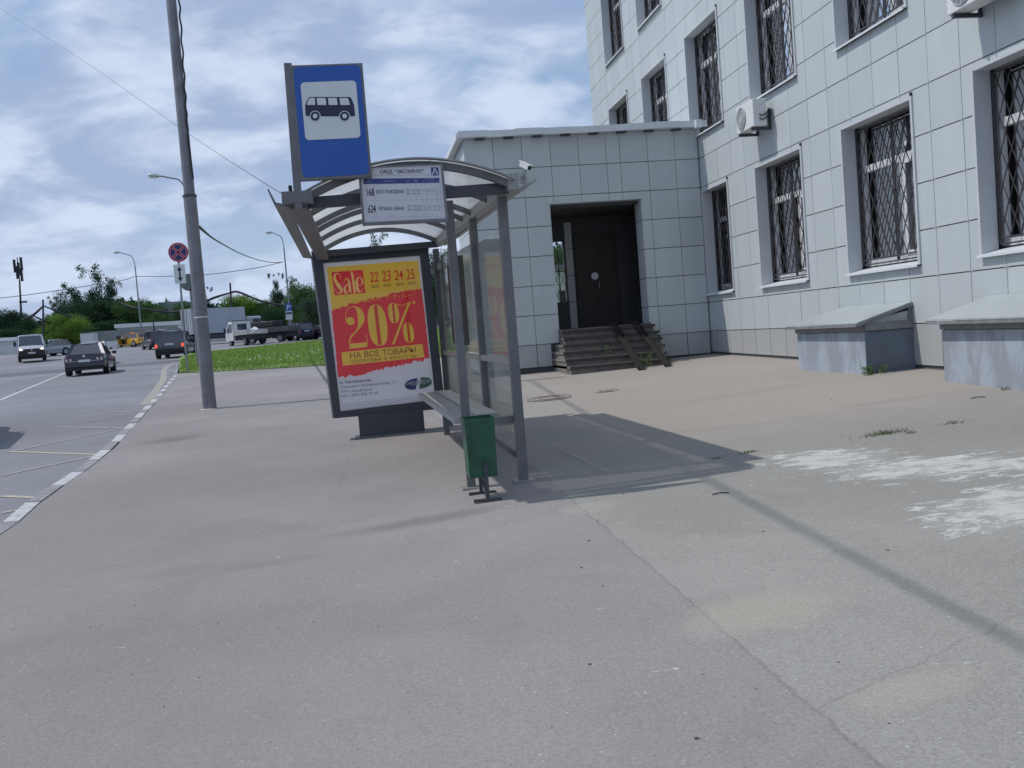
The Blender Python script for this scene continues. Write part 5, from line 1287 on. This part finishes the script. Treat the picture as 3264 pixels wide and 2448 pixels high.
# taxi with open door
t, q_ = car('taxi', 'yellow taxi estate car standing with its front left door open', put(289, 111), -46, 4.45, 1.82, 1.52, (.62, .36, .02), 'hatch', cat='taxi')
hw, hl = q_['hw'], q_['hl']; Md = Matrix.Translation((-hw, hl-1.35, 0)) @ Matrix.Rotation(radians(-62), 4, 'Z')
mb = MB(); mb.box((-.05, -1.1, .3), (.03, 0, .92), Md); dd = sub(mb.build('open_door', q_['body'], t, bevel=.03), t)
mb = MB(); mb.box((-.035, -1.0, .93), (.015, -.1, 1.35), Md); mb.build('door_glass', M['car_glass'], dd)
mb = MB(); mb.box((-hw-.01, hl-2.35, .4), (-hw+.03, hl-1.35, .92)); mb.build('door_opening', M['black'], t)
mb = MB(); mb.box((-.3, -.1, 1.5), (.3, .08, 1.62)); mb.build('roof_sign', M['orange'], t, bevel=.03)
# silver cars
car('silver_saloon_car', 'silver saloon car just beyond the black saloon, only roof and window showing', put(206, 60), 168, 4.4, 1.76, 1.47, (.36, .38, .41), 'sedan')
car('silver_hatchback', 'silver grey hatchback half hidden behind the white van', put(104, 89), -148, 4.2, 1.74, 1.52, (.28, .31, .36), 'hatch')
# parked row
car('dark_hatchback', 'dark blue people carrier parked behind the verge beside the flatbed truck', put(641, 97), -33, 4.3, 1.78, 1.76, (.012, .016, .06), 'suv', group='cars parked beyond the verge')
car('dark_hatchback', 'dark car parked with its front to the verge, half cut by the advertising panel', put(692, 97), 128, 4.3, 1.78, 1.52, (.018, .018, .024), 'hatch', group='cars parked beyond the verge')
car('dark_hatchback', 'parked car glimpsed through the narrow gap right of the advertising panel', put(948, 95), 150, 4.3, 1.78, 1.52, (.03, .035, .05), 'hatch', group='cars parked beyond the verge')
car('dark_hatchback', 'parked car hidden behind the advertising panel', put(800, 96), 140, 4.3, 1.78, 1.52, (.12, .12, .13), 'hatch', group='cars parked beyond the verge')
car('passing_car', 'car just outside the left photo edge, seen only by its road shadow', Vector((-8.28, 18.9, h(-8.3, 18.9)+ROADZ)), -12, 4.8, 1.9, 1.98, (.05, .05, .06), 'suv')

# white van facing the camera
t = thing('white_van', 'white delivery van with lit headlamps coming towards the camera at the far left', 'van', put(70, 77), -radians(162), None, True)
VW = paint('van_paint', (.42, .45, .50), .1); hw = 1.0; hl = 2.6
mb = MB(); mb.loft([hring(y, zb, zt, hw*.95, hw, wt) for y, zb, zt, wt in ((-hl, .4, 2.05, hw*.88), (hl-2.0, .35, 2.1, hw*.88), (hl-1.55, .35, 2.06, hw*.84))], True); mb.build('body', VW, t, smooth=True, angle=40)
mb = MB(); mb.loft([hring(y, .42, zt, hw*.93, hw*.97, wt) for y, zt, wt in ((hl-1.56, 1.34, hw*.92), (hl-.9, 1.25, hw*.88), (hl-.25, 1.05, hw*.84), (hl, .82, hw*.8))], True); mb.build('bonnet', VW, t, smooth=True, angle=40)
mb = MB(); mb.prism([Vector((-hw*.86, hl-.86, 1.27)), Vector((hw*.86, hl-.86, 1.27)), Vector((hw*.78, hl-1.56, 2.0)), Vector((-hw*.78, hl-1.56, 2.0))], (0, -.45, 0)); mb.build('windscreen', M['car_glass'], t)
mb = MB(); mb.bar((-hw*.88, hl-.9, 1.28), (-hw*.8, hl-1.58, 2.02), .07, .06, (0, 1, 0)); mb.bar((hw*.88, hl-.9, 1.28), (hw*.8, hl-1.58, 2.02), .07, .06, (0, 1, 0)); mb.build('pillar', VW, t)
mb = MB(); mb.box((-hw*.93, hl-.12, .42), (hw*.93, hl+.05, .98)); mb.build('grille', M['black'], t, bevel=.03)
mb = MB(); mb.box((-.26, hl+.05, .6), (.26, hl+.065, .71)); mb.build('number_plate', M['plate'], t)
mb = MB(); mb.cyl((0, hl+.05, .86), (0, hl+.065, .86), .05, n=12); mb.build('badge', M['chrome'], t)
for sx in (-1, 1):
    mb = MB(); mb.box((sx*.72-.17, hl-.05, .85), (sx*.72+.17, hl+.07, 1.03)); hl_ = sub(mb.build('headlight', M['lamp_clear'], t, bevel=.03), t)
    mb = MB(); mb.box((sx*.74-.09, hl+.075, .88), (sx*.74+.09, hl+.085, 1.0)); mb.build('lit_bulb', M['lamp_white_lit'], hl_)
    mb = MB(); mb.box((sx*1.12-.09, hl-1.1, 1.25), (sx*1.12+.09, hl-1.0, 1.6)); mb.bar((sx*.95, hl-1.05, 1.4), (sx*1.1, hl-1.05, 1.45), .03, .03); mb.build('mirror', M['black'], t, bevel=.02)
    for y in (-hl+1.1, hl-.75): wheel(t, sx*(hw-.02), y, .36, .22, M['galv'])
mb = MB(); mb.box((-hw*.85, -hl+.1, .25), (hw*.85, hl-.1, .45)); mb.build('chassis', M['black'], t)

# white box truck
t = thing('box_truck', 'big pale box truck half hidden behind the lamp pole, side and rear doors showing', 'truck', put(468, 104), -radians(53), None, True)
BX = mat('box_side', (.36, .40, .46), .5, nscale=1, namt=.06); hw = 1.22; y0, y1 = -3.2, 3.0
mb = MB(); mb.box((-hw, y0, 1.1), (hw, y1, 3.75)); bxm = sub(mb.build('cargo_box', BX, t, bevel=.02), t)
mb = MB()
for x in (-hw+.03, -.02, .02, hw-.03): mb.box((x-.025, y0-.03, 1.12), (x+.025, y0-.002, 3.72))
for x in (-.35, .35, -.85, .85): mb.tube([(x, y0-.05, 1.15), (x, y0-.05, 3.7)], .022, 6)
mb.build('rear_door_bars', M['steel_grey'], bxm)
mb = MB(); mb.box((-.45, y0+.1, .75), (.45, y1+2.2, 1.08)); mb.build('chassis', M['black'], t)
mb = MB(); mb.box((hw-.06, y0+1.4, .55), (hw-.02, y1-.6, 1.0)); mb.box((-hw+.02, y0+1.4, .55), (-hw+.06, y1-.6, 1.0)); mb.build('side_guard', M['frame_dark'], t)
mb = MB(); mb.box((-1.1, y1+.25, .7), (1.1, y1+2.0, 2.7)); mb.build('cab', VW, t, bevel=.1)
mb = MB(); mb.box((-1.11, y1+.9, 1.75), (1.11, y1+2.01, 2.45)); mb.build('cab_windows', M['car_glass'], t, bevel=.05)
for sx in (-1, 1):
    for y in (y0+1.2, y1+1.2): wheel(t, sx*1.15, y, .48, .3, M['galv'])
mb = MB(); mb.box((-1.1, y0-.05, .7), (1.1, y0+.02, .9)); mb.build('rear_bumper', M['frame_dark'], t)

# small flatbed truck
t = thing('flatbed_truck', 'small white flatbed truck with slatted dropsides parked behind the verge', 'truck', put(539, 88), -radians(-30), None, True)
mb = MB(); rings = []
for y, z1_, w_ in ((1.35, 2.25, .9), (2.4, 2.25, .88), (2.85, 1.75, .9), (3.05, 1.15, .92), (3.1, .5, .9)): rings.append([Vector((-w_, y, .5)), Vector((w_, y, .5)), Vector((w_*1.0, y, min(z1_, 1.35))), Vector((w_*.93, y, z1_-.03)), Vector((w_*.8, y, z1_)), Vector((-w_*.8, y, z1_)), Vector((-w_*.93, y, z1_-.03)), Vector((-w_, y, min(z1_, 1.35)))])
mb.loft(rings); mb.build('cab', paint('truck_white', (.62, .64, .66), 0), t, smooth=True, angle=30)
mb = MB(); mb.box((-.45, 1.335, 1.45), (.45, 1.349, 2.0)); mb.build('rear_window', M['car_glass'], t)
mb = MB()
for sx in (-1, 1): mb.prism([Vector((sx*.925, 1.6, 1.3)), Vector((sx*.925, 2.75, 1.3)), Vector((sx*.86, 2.45, 2.0)), Vector((sx*.86, 1.6, 2.05))], (sx*.012, 0, 0))
mb.build('side_window', M['car_glass'], t)
mb = MB(); mb.box((-.95, -1.95, .92), (.95, 1.25, 1.0)); bed = sub(mb.build('load_bed', M['galv'], t), t)
for (lo, hi) in (((-.97, -1.98, .95), (.97, -1.94, 1.36)), ((-.99, -1.94, .95), (-.95, 1.2, 1.36)), ((.95, -1.94, .95), (.99, 1.2, 1.36)), ((-.95, 1.2, .95), (.95, 1.24, 1.36))):
    mb = MB(); x0_, y0_, z0_ = lo; x1_, y1_, z1_ = hi
    for k in range(3): zz0 = z0_+(z1_-z0_)*k/3; mb.box((x0_, y0_, zz0), (x1_, y1_, zz0+(z1_-z0_)/3-.035))
    mb.build('dropside', mat('dropside_grey', (.42, .43, .42), .6, nscale=3, namt=.1) if lo[1] < -1.95 else mat('dropside_side', (.33, .34, .34), .6, nscale=3, namt=.1), bed)
mb = MB(); mb.tube([(-.9, 1.28, 1.0), (-.9, 1.28, 2.3), (.9, 1.28, 2.3), (.9, 1.28, 1.0)], .03, 6); mb.tube([(-.9, 1.28, 2.3), (-.9, 1.9, 2.35), (.9, 1.9, 2.35), (.9, 1.28, 2.3)], .02, 6); mb.build('ladder_rack', M['frame_dark'], t)
mb = MB(); mb.box((-.7, -1.85, .5), (.7, 2.9, .9)); mb.build('chassis', M['black'], t)
for sx in (-1, 1):
    for y in (-1.0, 2.2): wheel(t, sx*.88, y, .34, .24, M['galv'])
    mb = MB(); mb.box((sx*1.12-.06, 2.7, 1.3), (sx*1.12+.06, 2.76, 1.7)); mb.bar((sx*.9, 2.7, 1.5), (sx*1.1, 2.72, 1.5), .03, .03); mb.build('mirror', M['black'], t)
# crumpled pale sacking lying on the bed
mb = MB(); rr = random.Random(5); c0 = put(539, 88); lift = Vector((.35, -.6, 1.05)); Mz = Matrix.Rotation(radians(30), 3, 'Z')
rings = []
for j in range(7):
    ph = j/6; rings.append([c0+Mz @ (lift+Vector(((.55*(1-ph**2)+.03)*cos(a*pi/6)*rr.uniform(.8, 1.2), (.4*(1-ph**2)+.03)*sin(a*pi/6)*rr.uniform(.8, 1.2), ph*.55+rr.uniform(-.04, .04)))) for a in range(12)])
mb.loft(rings); tag(mb.build('load_sack', M['white_paint']), 'crumpled pale sack lying on the bed of the white flatbed truck', 'sack')
# dark sided second truck with tarpaulin
t = thing('dark_flatbed', 'dark sided flatbed lorry with a black tarpaulin, behind the white flatbed truck', 'truck', put(588, 93), -radians(-62), None, True)
mb = MB(); mb.box((-1.05, -2.6, .95), (1.05, 2.4, 1.05)); mb.build('load_bed', M['board_dark'], t)
mb = MB()
for k in range(3): mb.box((-1.08, -2.6, 1.05+k*.15), (-1.04, 2.4, 1.17+k*.15)); mb.box((1.04, -2.6, 1.05+k*.15), (1.08, 2.4, 1.17+k*.15)); mb.box((-1.04, -2.64, 1.05+k*.15), (1.04, -2.6, 1.17+k*.15))
mb.build('dropside', M['board_dark'], t)
mb = MB(); mb.box((-.95, -.9, 1.5), (.95, 2.3, 2.05)); mb.build('tarpaulin', M['tarp'], t, bevel=.08)
mb = MB(); mb.box((-.8, -2.5, .45), (.8, 2.5, .93)); mb.build('chassis', M['black'], t)
for sx in (-1, 1):
    for y in (-1.5, 1.6): wheel(t, sx*.95, y, .38, .26, M['galv'])

# ------------------------------------------------------------------ far walls, sheds, fence
def wallbox(name, label, cat, px0_, px1_, D, hgt, m, thick=.4, D1=None, cap=None, group=None, z_up=0, parts=None):
    a = ground_at(px0_, D); b = ground_at(px1_, D1 or D); d = (b-a); d.z = 0; n = Vector((-d.y, d.x, 0)).normalized()
    t = thing(name, label, cat, a, group=group)
    mb = MB(); mb.prism([a+Vector((0, 0, -.3+z_up)), b+Vector((0, 0, -.3+z_up)), b+n*thick+Vector((0, 0, -.3+z_up)), a+n*thick+Vector((0, 0, -.3+z_up))], (0, 0, hgt+.3)); mb.build('wall', m, t)
    if cap:
        mb = MB(); e = d.normalized()*.2
        mb.prism([a-e-n*.25+Vector((0, 0, hgt+z_up)), b+e-n*.25+Vector((0, 0, hgt+z_up)), b+e+n*(thick+.25)+Vector((0, 0, hgt+z_up)), a-e+n*(thick+.25)+Vector((0, 0, hgt+z_up))], (0, 0, cap)); mb.build('roof', M['white_paint'] if cat != 'fence' else m, t)
    return t
M['white_wall'] = mat('white_wall', (.50, .53, .54), .8, nscale=1, namt=.1); M['grey_wall'] = mat('grey_wall', (.24, .26, .27), .85, nscale=1, namt=.12)
wallbox('white_wall', 'low white wall with coping at the far left edge behind the van', 'wall', -40, 56, 104, 1.35, M['white_wall'], cap=.35)
wallbox('white_block', 'square white concrete block beside the silver hatchback', 'concrete block', 176, 204, 106, 1.7, M['white_wall'], 1.2)
wallbox('white_barrier', 'long low white concrete barrier behind the silver saloon car', 'barrier', 204, 252, 104, .75, M['white_wall'], .5)
wallbox('grey_fence', 'grey panel fence running under the trees behind the cars', 'fence', 172, 400, 122, 2.0, M['grey_wall'], .15)
wallbox('white_kiosk', 'small white panelled box in front of the grey fence', 'kiosk', 254, 282, 119, 1.1, M['white_wall'], .8)
sh = wallbox('white_shed', 'long low white shed with a flat roof behind the taxi and dark SUVs', 'shed', 393, 560, 121, 1.9, M['white_wall'], 5, cap=.28)
sh = wallbox('white_shed', 'white shed end facing the road just left of the taxi', 'shed', 377, 393, 121, 1.9, M['white_wall'], 5, cap=.28) if False else None
# move shed left edge to the taxi: thin front wing
sh = wallbox('white_shed', 'low white shed wing with a deep roof edge above the yellow taxi', 'shed', 256, 392, 124, 2.3, M['white_wall'], 4, cap=.5)
bl = wallbox('grey_building', 'grey concrete building with dark window bays among the trees above the dark SUVs', 'building', 350, 405, 150, 6.4, M['grey_wall'], 6)
a = ground_at(350, 150); 
mb = MB(); p0, p1 = atY(o(356, 668), a.y-.5), atY(o(402, 687), a.y-.5); mb.box((p0.x, a.y-.2, p1.z), (p1.x, a.y-.1, p0.z)); mb.build('window', M['window_dark'], bl)
mb = MB(); p0, p1 = atY(o(374, 667), a.y-.5), atY(o(380, 688), a.y-.5); mb.box((p0.x, a.y-.35, p1.z), (p1.x, a.y-.21, p0.z)); mb.build('pillar', M['white_wall'], bl)
# white garage seen through the annex doorway, and its grass
t = thing('white_garage', 'white garage wall seen through the barred rear window of the entrance annex', 'building', (9, 44, h(9, 44)))
mb = MB(); mb.box((5.5, 44, .4), (17, 49, 4.2)); mb.build('wall', M['white_wall'], t); mb = MB(); mb.box((5.3, 43.8, 4.2), (17.2, 49.2, 4.4)); mb.build('roof', M['galv'], t)
mb = MB(); mb.box((9.1, 43.97, 2.3), (10.0, 43.99, 3.2)); mb.build('window', M['window_dark'], t)

# ------------------------------------------------------------------ trees
def leafmat(name, c0, c1, trl=.3):
    m_ = bpy.data.materials.new(name); m_.use_nodes = True; T = NT(m_.node_tree); T.n.clear()
    r = T.node('ShaderNodeNewGeometry').outputs['Random Per Island']; c_ = T.mix(r, (*c0, 1), (*c1, 1))
    a = T.node('ShaderNodeBsdfDiffuse', {0: c_}); b = T.node('ShaderNodeBsdfTranslucent', {0: c_}); mx = T.node('ShaderNodeMixShader', {0: trl, 1: a.outputs[0], 2: b.outputs[0]})
    T.l.new(mx.outputs[0], T.node('ShaderNodeOutputMaterial').inputs[0]); return m_
LM = {'dark': leafmat('leaf_dark', (.022, .05, .032), (.055, .10, .055)), 'mid': leafmat('leaf_mid', (.045, .095, .035), (.10, .18, .065)), 'light': leafmat('leaf_light', (.10, .18, .035), (.19, .30, .07)), 'silver': leafmat('leaf_silver', (.04, .075, .045), (.10, .15, .10))}
def crown_mesh(seed, kind, nleaf, leaf, shape):
    """unit crown: about 1 high (z 0..1) and 1 wide, many small leaf faces in clumps"""
    r = random.Random(seed); vs, fs = [], []
    clumps = []
    nc = {'round': 54, 'tall': 38, 'bush': 40, 'ragged': 64, 'poplar': 26}[shape]
    for _ in range(nc):
        while True:
            x, y, z = r.uniform(-1, 1), r.uniform(-1, 1), r.uniform(0, 1)
            if shape == 'round': w_ = sqrt(max(0, 1-((z-.5)/.52)**2))
            elif shape == 'bush': w_ = sqrt(max(0, 1-((z-.25)/.75)**2))
            elif shape == 'tall': w_ = (1-z)**.55*.9+.1
            elif shape == 'poplar': w_ = .75*sin(pi*min(1, z*.9+.1))**.7+.05
            else: w_ = (1-.62*z**1.6)*(1+.22*sin(z*9+seed))
            if x*x+y*y < w_*w_ and r.random() < .35+.65*sqrt(x*x+y*y): break
        rad = r.uniform(.11, .19)*(1-.35*z if shape in ('tall', 'ragged') else 1)
        clumps.append((x*.42, y*.42, z*.88+.05, rad))
    if shape in ('ragged', 'tall'):
        for _ in range(7): clumps.append((r.uniform(-.3, .3), r.uniform(-.3, .3), r.uniform(.82, 1.0), r.uniform(.035, .07)))
    tot = sum(c[3]**2 for c in clumps)
    for cx, cy, cz, rad in clumps:
        n = int(nleaf*rad*rad/tot)
        for _ in range(n):
            while True:
                dx, dy, dz = r.gauss(0, .55), r.gauss(0, .55), r.gauss(0, .5)
                if dx*dx+dy*dy+dz*dz < 2.0: break
            p = Vector((cx+dx*rad, cy+dy*rad, cz+dz*rad*.8)); s_ = leaf*r.uniform(.6, 1.3)
            u = Vector((r.gauss(0, 1), r.gauss(0, 1), r.gauss(0, 1))).normalized(); v_ = u.orthogonal().normalized(); v_ = (Matrix.Rotation(r.uniform(0, 6.28), 3, u) @ v_); q_ = u.cross(v_)
            b_ = len(vs); vs += [p+v_*s_, p+q_*s_*.6, p-v_*s_*.8, p-q_*s_*.6]; fs.append((b_, b_+1, b_+2, b_+3))
    me = bpy.data.meshes.new('crown'); me.from_pydata(vs, [], fs); me.materials.append(LM[kind]); return me
def trunk_mesh(seed):
    r = random.Random(seed); mb = MB(); mb.tube([(0, 0, -.05), (.01, 0, .3), (0, .01, .6), (.01, 0, .92)], [.028, .02, .012, .004], 7)
    for i in range(7):
        a = r.uniform(0, 6.28); z = r.uniform(.25, .7); L = r.uniform(.18, .34); mb.tube([(0, 0, z), (cos(a)*L*.5, sin(a)*L*.5, z+L*.45), (cos(a)*L, sin(a)*L, z+L*.8)], [.011, .007, .003], 5)
    ob = mb.build('trunk', M['bark']); me = ob.data; bpy.data.objects.remove(ob); return me
TRK = [trunk_mesh(i) for i in range(3)]; CR = {}
def tree(label, px_, top_, wpx, D, kind='mid', shape='round', low=.18, cat='tree', name='tree', seed=None):
    b_ = ground_at(px_, D); tp = atY(o(px_-.05*(b_.z), top_), b_.y); H_ = max(2.0, tp.z-b_.z); W_ = wpx*K*D/F*1.08
    s_ = seed if seed is not None else int(px_*7+top_) % 3; key = (kind, shape, s_)
    if key not in CR: CR[key] = crown_mesh(s_*13+5, kind, 20000, .015, shape)
    t = thing(name, label, cat, b_, random.uniform(0, 6.28), None, True)
    ld = low*H_
    c = bpy.data.objects.new('crown', CR[key]); COL.objects.link(c); c.parent = t; c.location = (0, 0, ld); c.scale = (W_, W_, (H_-ld))
    k_ = bpy.data.objects.new('trunk', TRK[s_ % 3]); COL.objects.link(k_); k_.parent = t; k_.scale = (H_*.62, H_*.62, H_*.80)
    return t
TREES = [
 ('dark bushy tree at the extreme left edge', -30, 662, 110, 135, 'dark', 'round'), ('dark tree left of the antenna mast', 22, 664, 95, 138, 'dark', 'round'), ('dark low tree between the antenna mast and the van', 72, 676, 80, 136, 'dark', 'bush'),
 ('low dark bush behind the low white wall', 10, 702, 130, 126, 'dark', 'bush'), ('low green bush right above the van roof', 88, 706, 70, 126, 'mid', 'bush'),
 ('bright yellow green bush in front of the tallest dark trees', 152, 672, 92, 122, 'light', 'round'), ('lower bright green bush left of the brightest one', 118, 690, 60, 121, 'light', 'bush'),
 ('grey green tree left of the tallest dark tree', 125, 640, 60, 146, 'silver', 'tall'), ('dark tree with ragged top, left of the tallest one', 162, 612, 90, 142, 'dark', 'ragged'), ('tallest dark tree with a feathery top', 210, 574, 96, 140, 'dark', 'ragged'), ('tall dark tree right of the tallest one', 246, 594, 76, 139, 'dark', 'ragged'), 
 ('dark tree filling the gap below the tall trees', 205, 640, 150, 137, 'dark', 'round'), ('dark green undergrowth behind the silver saloon car', 225, 690, 150, 130, 'dark', 'bush'),
 ('round mid green tree behind the yellow taxi', 300, 640, 96, 134, 'mid', 'round'), ('dark tree behind the lamp above the taxi', 275, 655, 60, 137, 'dark', 'round'), ('thin sapling sticking up behind the taxi', 291, 622, 14, 150, 'silver', 'poplar'), ('slender sapling above the concrete building', 371, 626, 18, 158, 'silver', 'poplar'),
 ('green tree in front of the concrete building', 345, 668, 62, 131, 'mid', 'bush'), ('bushy tree right of the concrete building', 412, 645, 70, 142, 'mid', 'round'), ('broad mid green tree closing the gap left of the concrete building', 325, 652, 90, 148, 'mid', 'round'), ('dark round tree peeping over the left half of the box truck', 430, 652, 70, 152, 'dark', 'round'), ('dark round tree behind the antenna mast foot', 45, 672, 90, 158, 'dark', 'round'), ('mid green tree between the street lamp and the advertising panel', 648, 628, 80, 150, 'mid', 'round'), ('dark thin tree just right of the lamp pole', 452, 620, 46, 146, 'dark', 'tall'), ('low green shrubs behind the two dark SUVs', 392, 702, 120, 126, 'mid', 'bush'),
 ('low trees behind the box truck', 462, 668, 90, 145, 'mid', 'round'), ('light green tree behind the flatbed truck', 520, 630, 90, 136, 'light', 'round'), ('mid green tree left of the parking sign', 570, 645, 80, 138, 'mid', 'round'), ('low light tree beside the box truck', 490, 655, 50, 134, 'mid', 'round'),
 ('dark feathery larch beside the street lamp', 608, 590, 44, 143, 'dark', 'tall'), ('dark tree behind the parking sign', 590, 660, 80, 133, 'dark', 'round'), ('thin dark tree right of the street lamp', 640, 598, 44, 143, 'silver', 'tall'), ('green bushy tree left of the advertising panel', 668, 606, 90, 120, 'mid', 'round'), ('bright leafy tree touching the panel edge', 682, 636, 62, 100, 'silver', 'round'),
 ('trees hidden behind the left of the advertising panel', 735, 600, 110, 125, 'mid', 'round'), ('tree rising above the advertising panel under the shelter arch', 836, 503, 66, 92, 'silver', 'ragged'), ('tree behind the right half of the advertising panel', 880, 560, 120, 100, 'mid', 'round'),
 ('leafy tree in the gap between the advertising panel and the shelter post', 953, 530, 90, 80, 'silver', 'round'), ('tree glimpsed through the shelter back wall', 1010, 560, 110, 96, 'dark', 'round'), ('tree behind the annex, seen through its rear window', 1215, 520, 110, 90, 'mid', 'round')]
for lb, x_, tp_, wd_, D_, kd_, sh_ in TREES: tree(lb, x_, tp_, wd_, D_, kd_, sh_, .05 if sh_ in ('bush', 'round') and D_ > 110 else .12)
# a continuous dark wood farther back
vs, fs = [], []; r = random.Random(11)
for _ in range(34000):
    ang = r.uniform(-.62, .5); D_ = r.uniform(165, 200); x, y = sin(ang)*D_, cos(ang)*D_; gz_ = h(x, y); hh = 6.0+1.0*sin(ang*23)+.8*sin(ang*51+1)
    z = gz_+hh*r.random()**.8; s_ = r.uniform(.2, .42); u = Vector((r.gauss(0, 1), r.gauss(0, 1), r.gauss(0, 1))).normalized(); v_ = u.orthogonal(); q_ = u.cross(v_); p = Vector((x, y, z)); b_ = len(vs)
    vs += [p+v_*s_, p+q_*s_, p-v_*s_, p-q_*s_]; fs.append((b_, b_+1, b_+2, b_+3))
me = bpy.data.meshes.new('distant_wood'); me.from_pydata(vs, [], fs); me.materials.append(LM['dark']); ob = bpy.data.objects.new('distant_wood', me); COL.objects.link(ob); tag(ob, 'dark band of distant woodland along the horizon behind all the trees', 'wood', kind='stuff')

# ------------------------------------------------------------------ weeds, manhole, litter
M['weed'] = leafmat('weed_leaf', (.06, .10, .04), (.15, .21, .09), .25); M['dry'] = leafmat('dry_leaf', (.16, .15, .08), (.28, .26, .15), .2)
def weed(label, pos, hgt, n, spread, m='weed', leaf=.022, group='weeds growing at the foot of the steps and wall'):
    r = random.Random(int(pos.x*97+pos.y*31)); mb = MB()
    for i in range(n):
        a = r.uniform(0, 6.28); ln = r.uniform(.1, .45); x, y = pos.x+r.gauss(0, spread), pos.y+r.gauss(0, spread*.6); H_ = hgt*r.uniform(.5, 1.0); z0 = h(x, y)-.01
        tp = Vector((x+cos(a)*ln*H_, y+sin(a)*ln*H_, z0+H_)); b_ = Vector((x, y, z0)); mb.bar(b_, tp, .004, .004)
        for k in range(int(6+H_*30)):
            t_ = r.uniform(.15, 1); p = b_+(tp-b_)*t_; d = Vector((r.gauss(0, 1), r.gauss(0, 1), r.uniform(-.2, .8))).normalized(); s_ = leaf*r.uniform(.6, 1.4); sd_ = d.orthogonal().normalized()*s_*.3
            mb.add([p, p+d*s_+sd_, p+d*s_*2, p+d*s_-sd_], [(0, 1, 2, 3)])
    ob = mb.build('weed', M[m], base=Vector((pos.x, pos.y, h(pos.x, pos.y)))); return tag(ob, label, 'weed', group)
def tuft(label, pos, hgt, n, spread, group='grass tufts in the pavement', m='dry'):
    r = random.Random(int(pos.x*57+pos.y*13)); mb = MB()
    for i in range(n):
        a = r.uniform(0, 6.28); x, y = pos.x+r.gauss(0, spread), pos.y+r.gauss(0, spread*.35); H_ = hgt*r.uniform(.4, 1.0); z0 = h(x, y)-.003; w_ = .003
        mb.add([(x-w_, y, z0), (x+w_, y, z0), (x+cos(a)*H_*.7, y+sin(a)*H_*.4, z0+H_*.8)], [(0, 1, 2)])
    ob = mb.build('grass_tuft', M[m], base=Vector((pos.x, pos.y, h(pos.x, pos.y)))); return tag(ob, label, 'grass tuft', group)
c9 = crop(1600, 550, 700/1659)
weed('bushy weed at the left end of the steps', G(c9(462, 1500)), .26, 16, .06); weed('tall thin weed standing before the middle of the steps', G(c9(785, 1490)), .62, 3, .02); weed('small leafy weeds left of the first ramp', G(c9(822, 1495)), .2, 8, .09)
weed('weeds growing between the two ramps', G(c9(1100, 1470)), .34, 12, .10); weed('tallest weed right of the second ramp', Vector((5.75, 18.4, 0)), .5, 6, .05); weed('low weeds at the foot of the wall right of the ramps', Vector((5.95, 18.9, 0)), .16, 16, .22)
weed('weeds in the shade beside the nearer end of the smaller light well box', Vector((6.78, 12.13, 0)), .14, 14, .10); weed('weed at the near corner of the smaller light well box', Vector((6.62, 12.15, 0)), .14, 4, .03)
tuft('pale grass tuft beyond the manhole cover', G(o(1312, 847)), .08, 90, .10); tuft('grass tuft at the upper edge of the spilt paint', G(o(1617, 978)), .04, 60, .04, m='weed'); tuft('largest grass tuft in front of the light well boxes', G(o(1912, 938)), .07, 130, .10, m='weed'); tuft('tiny grass tuft right of the largest one', G(o(1967, 936)), .04, 30, .03, m='weed'); tuft('dry tuft to the right near the photo edge', G(o(2060, 915)), .05, 50, .07); tuft('tiny tuft at the tip of the shelter shadow', G(o(1553, 990)), .03, 40, .04, m='weed')
tuft('grass tuft at the foot of the larger light well box', G(o(2172, 842)), .09, 20, .03, m='weed')
mc = G(o(1186, 861)); t = thing('manhole_cover', 'rusty round manhole cover in the pavement behind the shelter', 'manhole cover', mc)
sl = Vector((0, .0262, 0)); 
def onp(x, y, dz=.004): return Vector((x, y, h(x, y)+dz))
mb = MB(); mb.add([onp(mc.x+.34*cos(a*pi/16), mc.y+.34*sin(a*pi/16), .006) for a in range(32)], [tuple(range(32))]); mb.build('plate', mat('worn_iron', (.27, .235, .21), .8, nscale=14, namt=.3), t)
mb = MB()
for rr_2 in (.33, .24, .15): mb.tube([onp(mc.x+rr_2*cos(a*pi/16), mc.y+rr_2*sin(a*pi/16), .012) for a in range(33)], .003, 5, False)
mb.build('rim', mat('worn_iron_rim', (.15, .12, .105), .8), t)
mb = MB(); r = random.Random(9)
for i in range(26):
    p = G(o(r.uniform(1250, 2200), r.uniform(850, 1600))); s_ = r.uniform(.002, .007); a = r.uniform(0, 6.28)
    mb.box((p.x-s_, p.y-s_*.6, p.z-.002), (p.x+s_, p.y+s_*.6, p.z+s_*.8))
for i in range(30):
    p = G(o(r.uniform(100, 1200), r.uniform(1000, 1640))); s_ = r.uniform(.002, .004); mb.box((p.x-s_, p.y-s_*.6, p.z-.002), (p.x+s_, p.y+s_*.6, p.z+s_*.8))
tag(mb.build('pavement_grit', mat('grit', (.12, .11, .10), .9)), 'small stones and scraps scattered over the pavement', 'grit', kind='stuff')
for lb, p, L_ in (('short dark twig lying right of the shelter shadow', o(1557, 1068), .12), ('dark stick lying far right near the pale light well box', o(2113, 860), .16)):
    q0 = G(p); mb = MB(); mb.tube([q0+Vector((-L_/2, 0, .006)), q0+Vector((0, .01, .012)), q0+Vector((L_/2, .0, .006))], .005, 5); tag(mb.build('twig', M['bark']), lb, 'twig', 'twigs on the pavement')
for ob in list(COL.objects):
    if ob.type == 'MESH' and ob.parent is None and 'kind' not in ob and 'label' not in ob: print('UNTAGGED', ob.name)
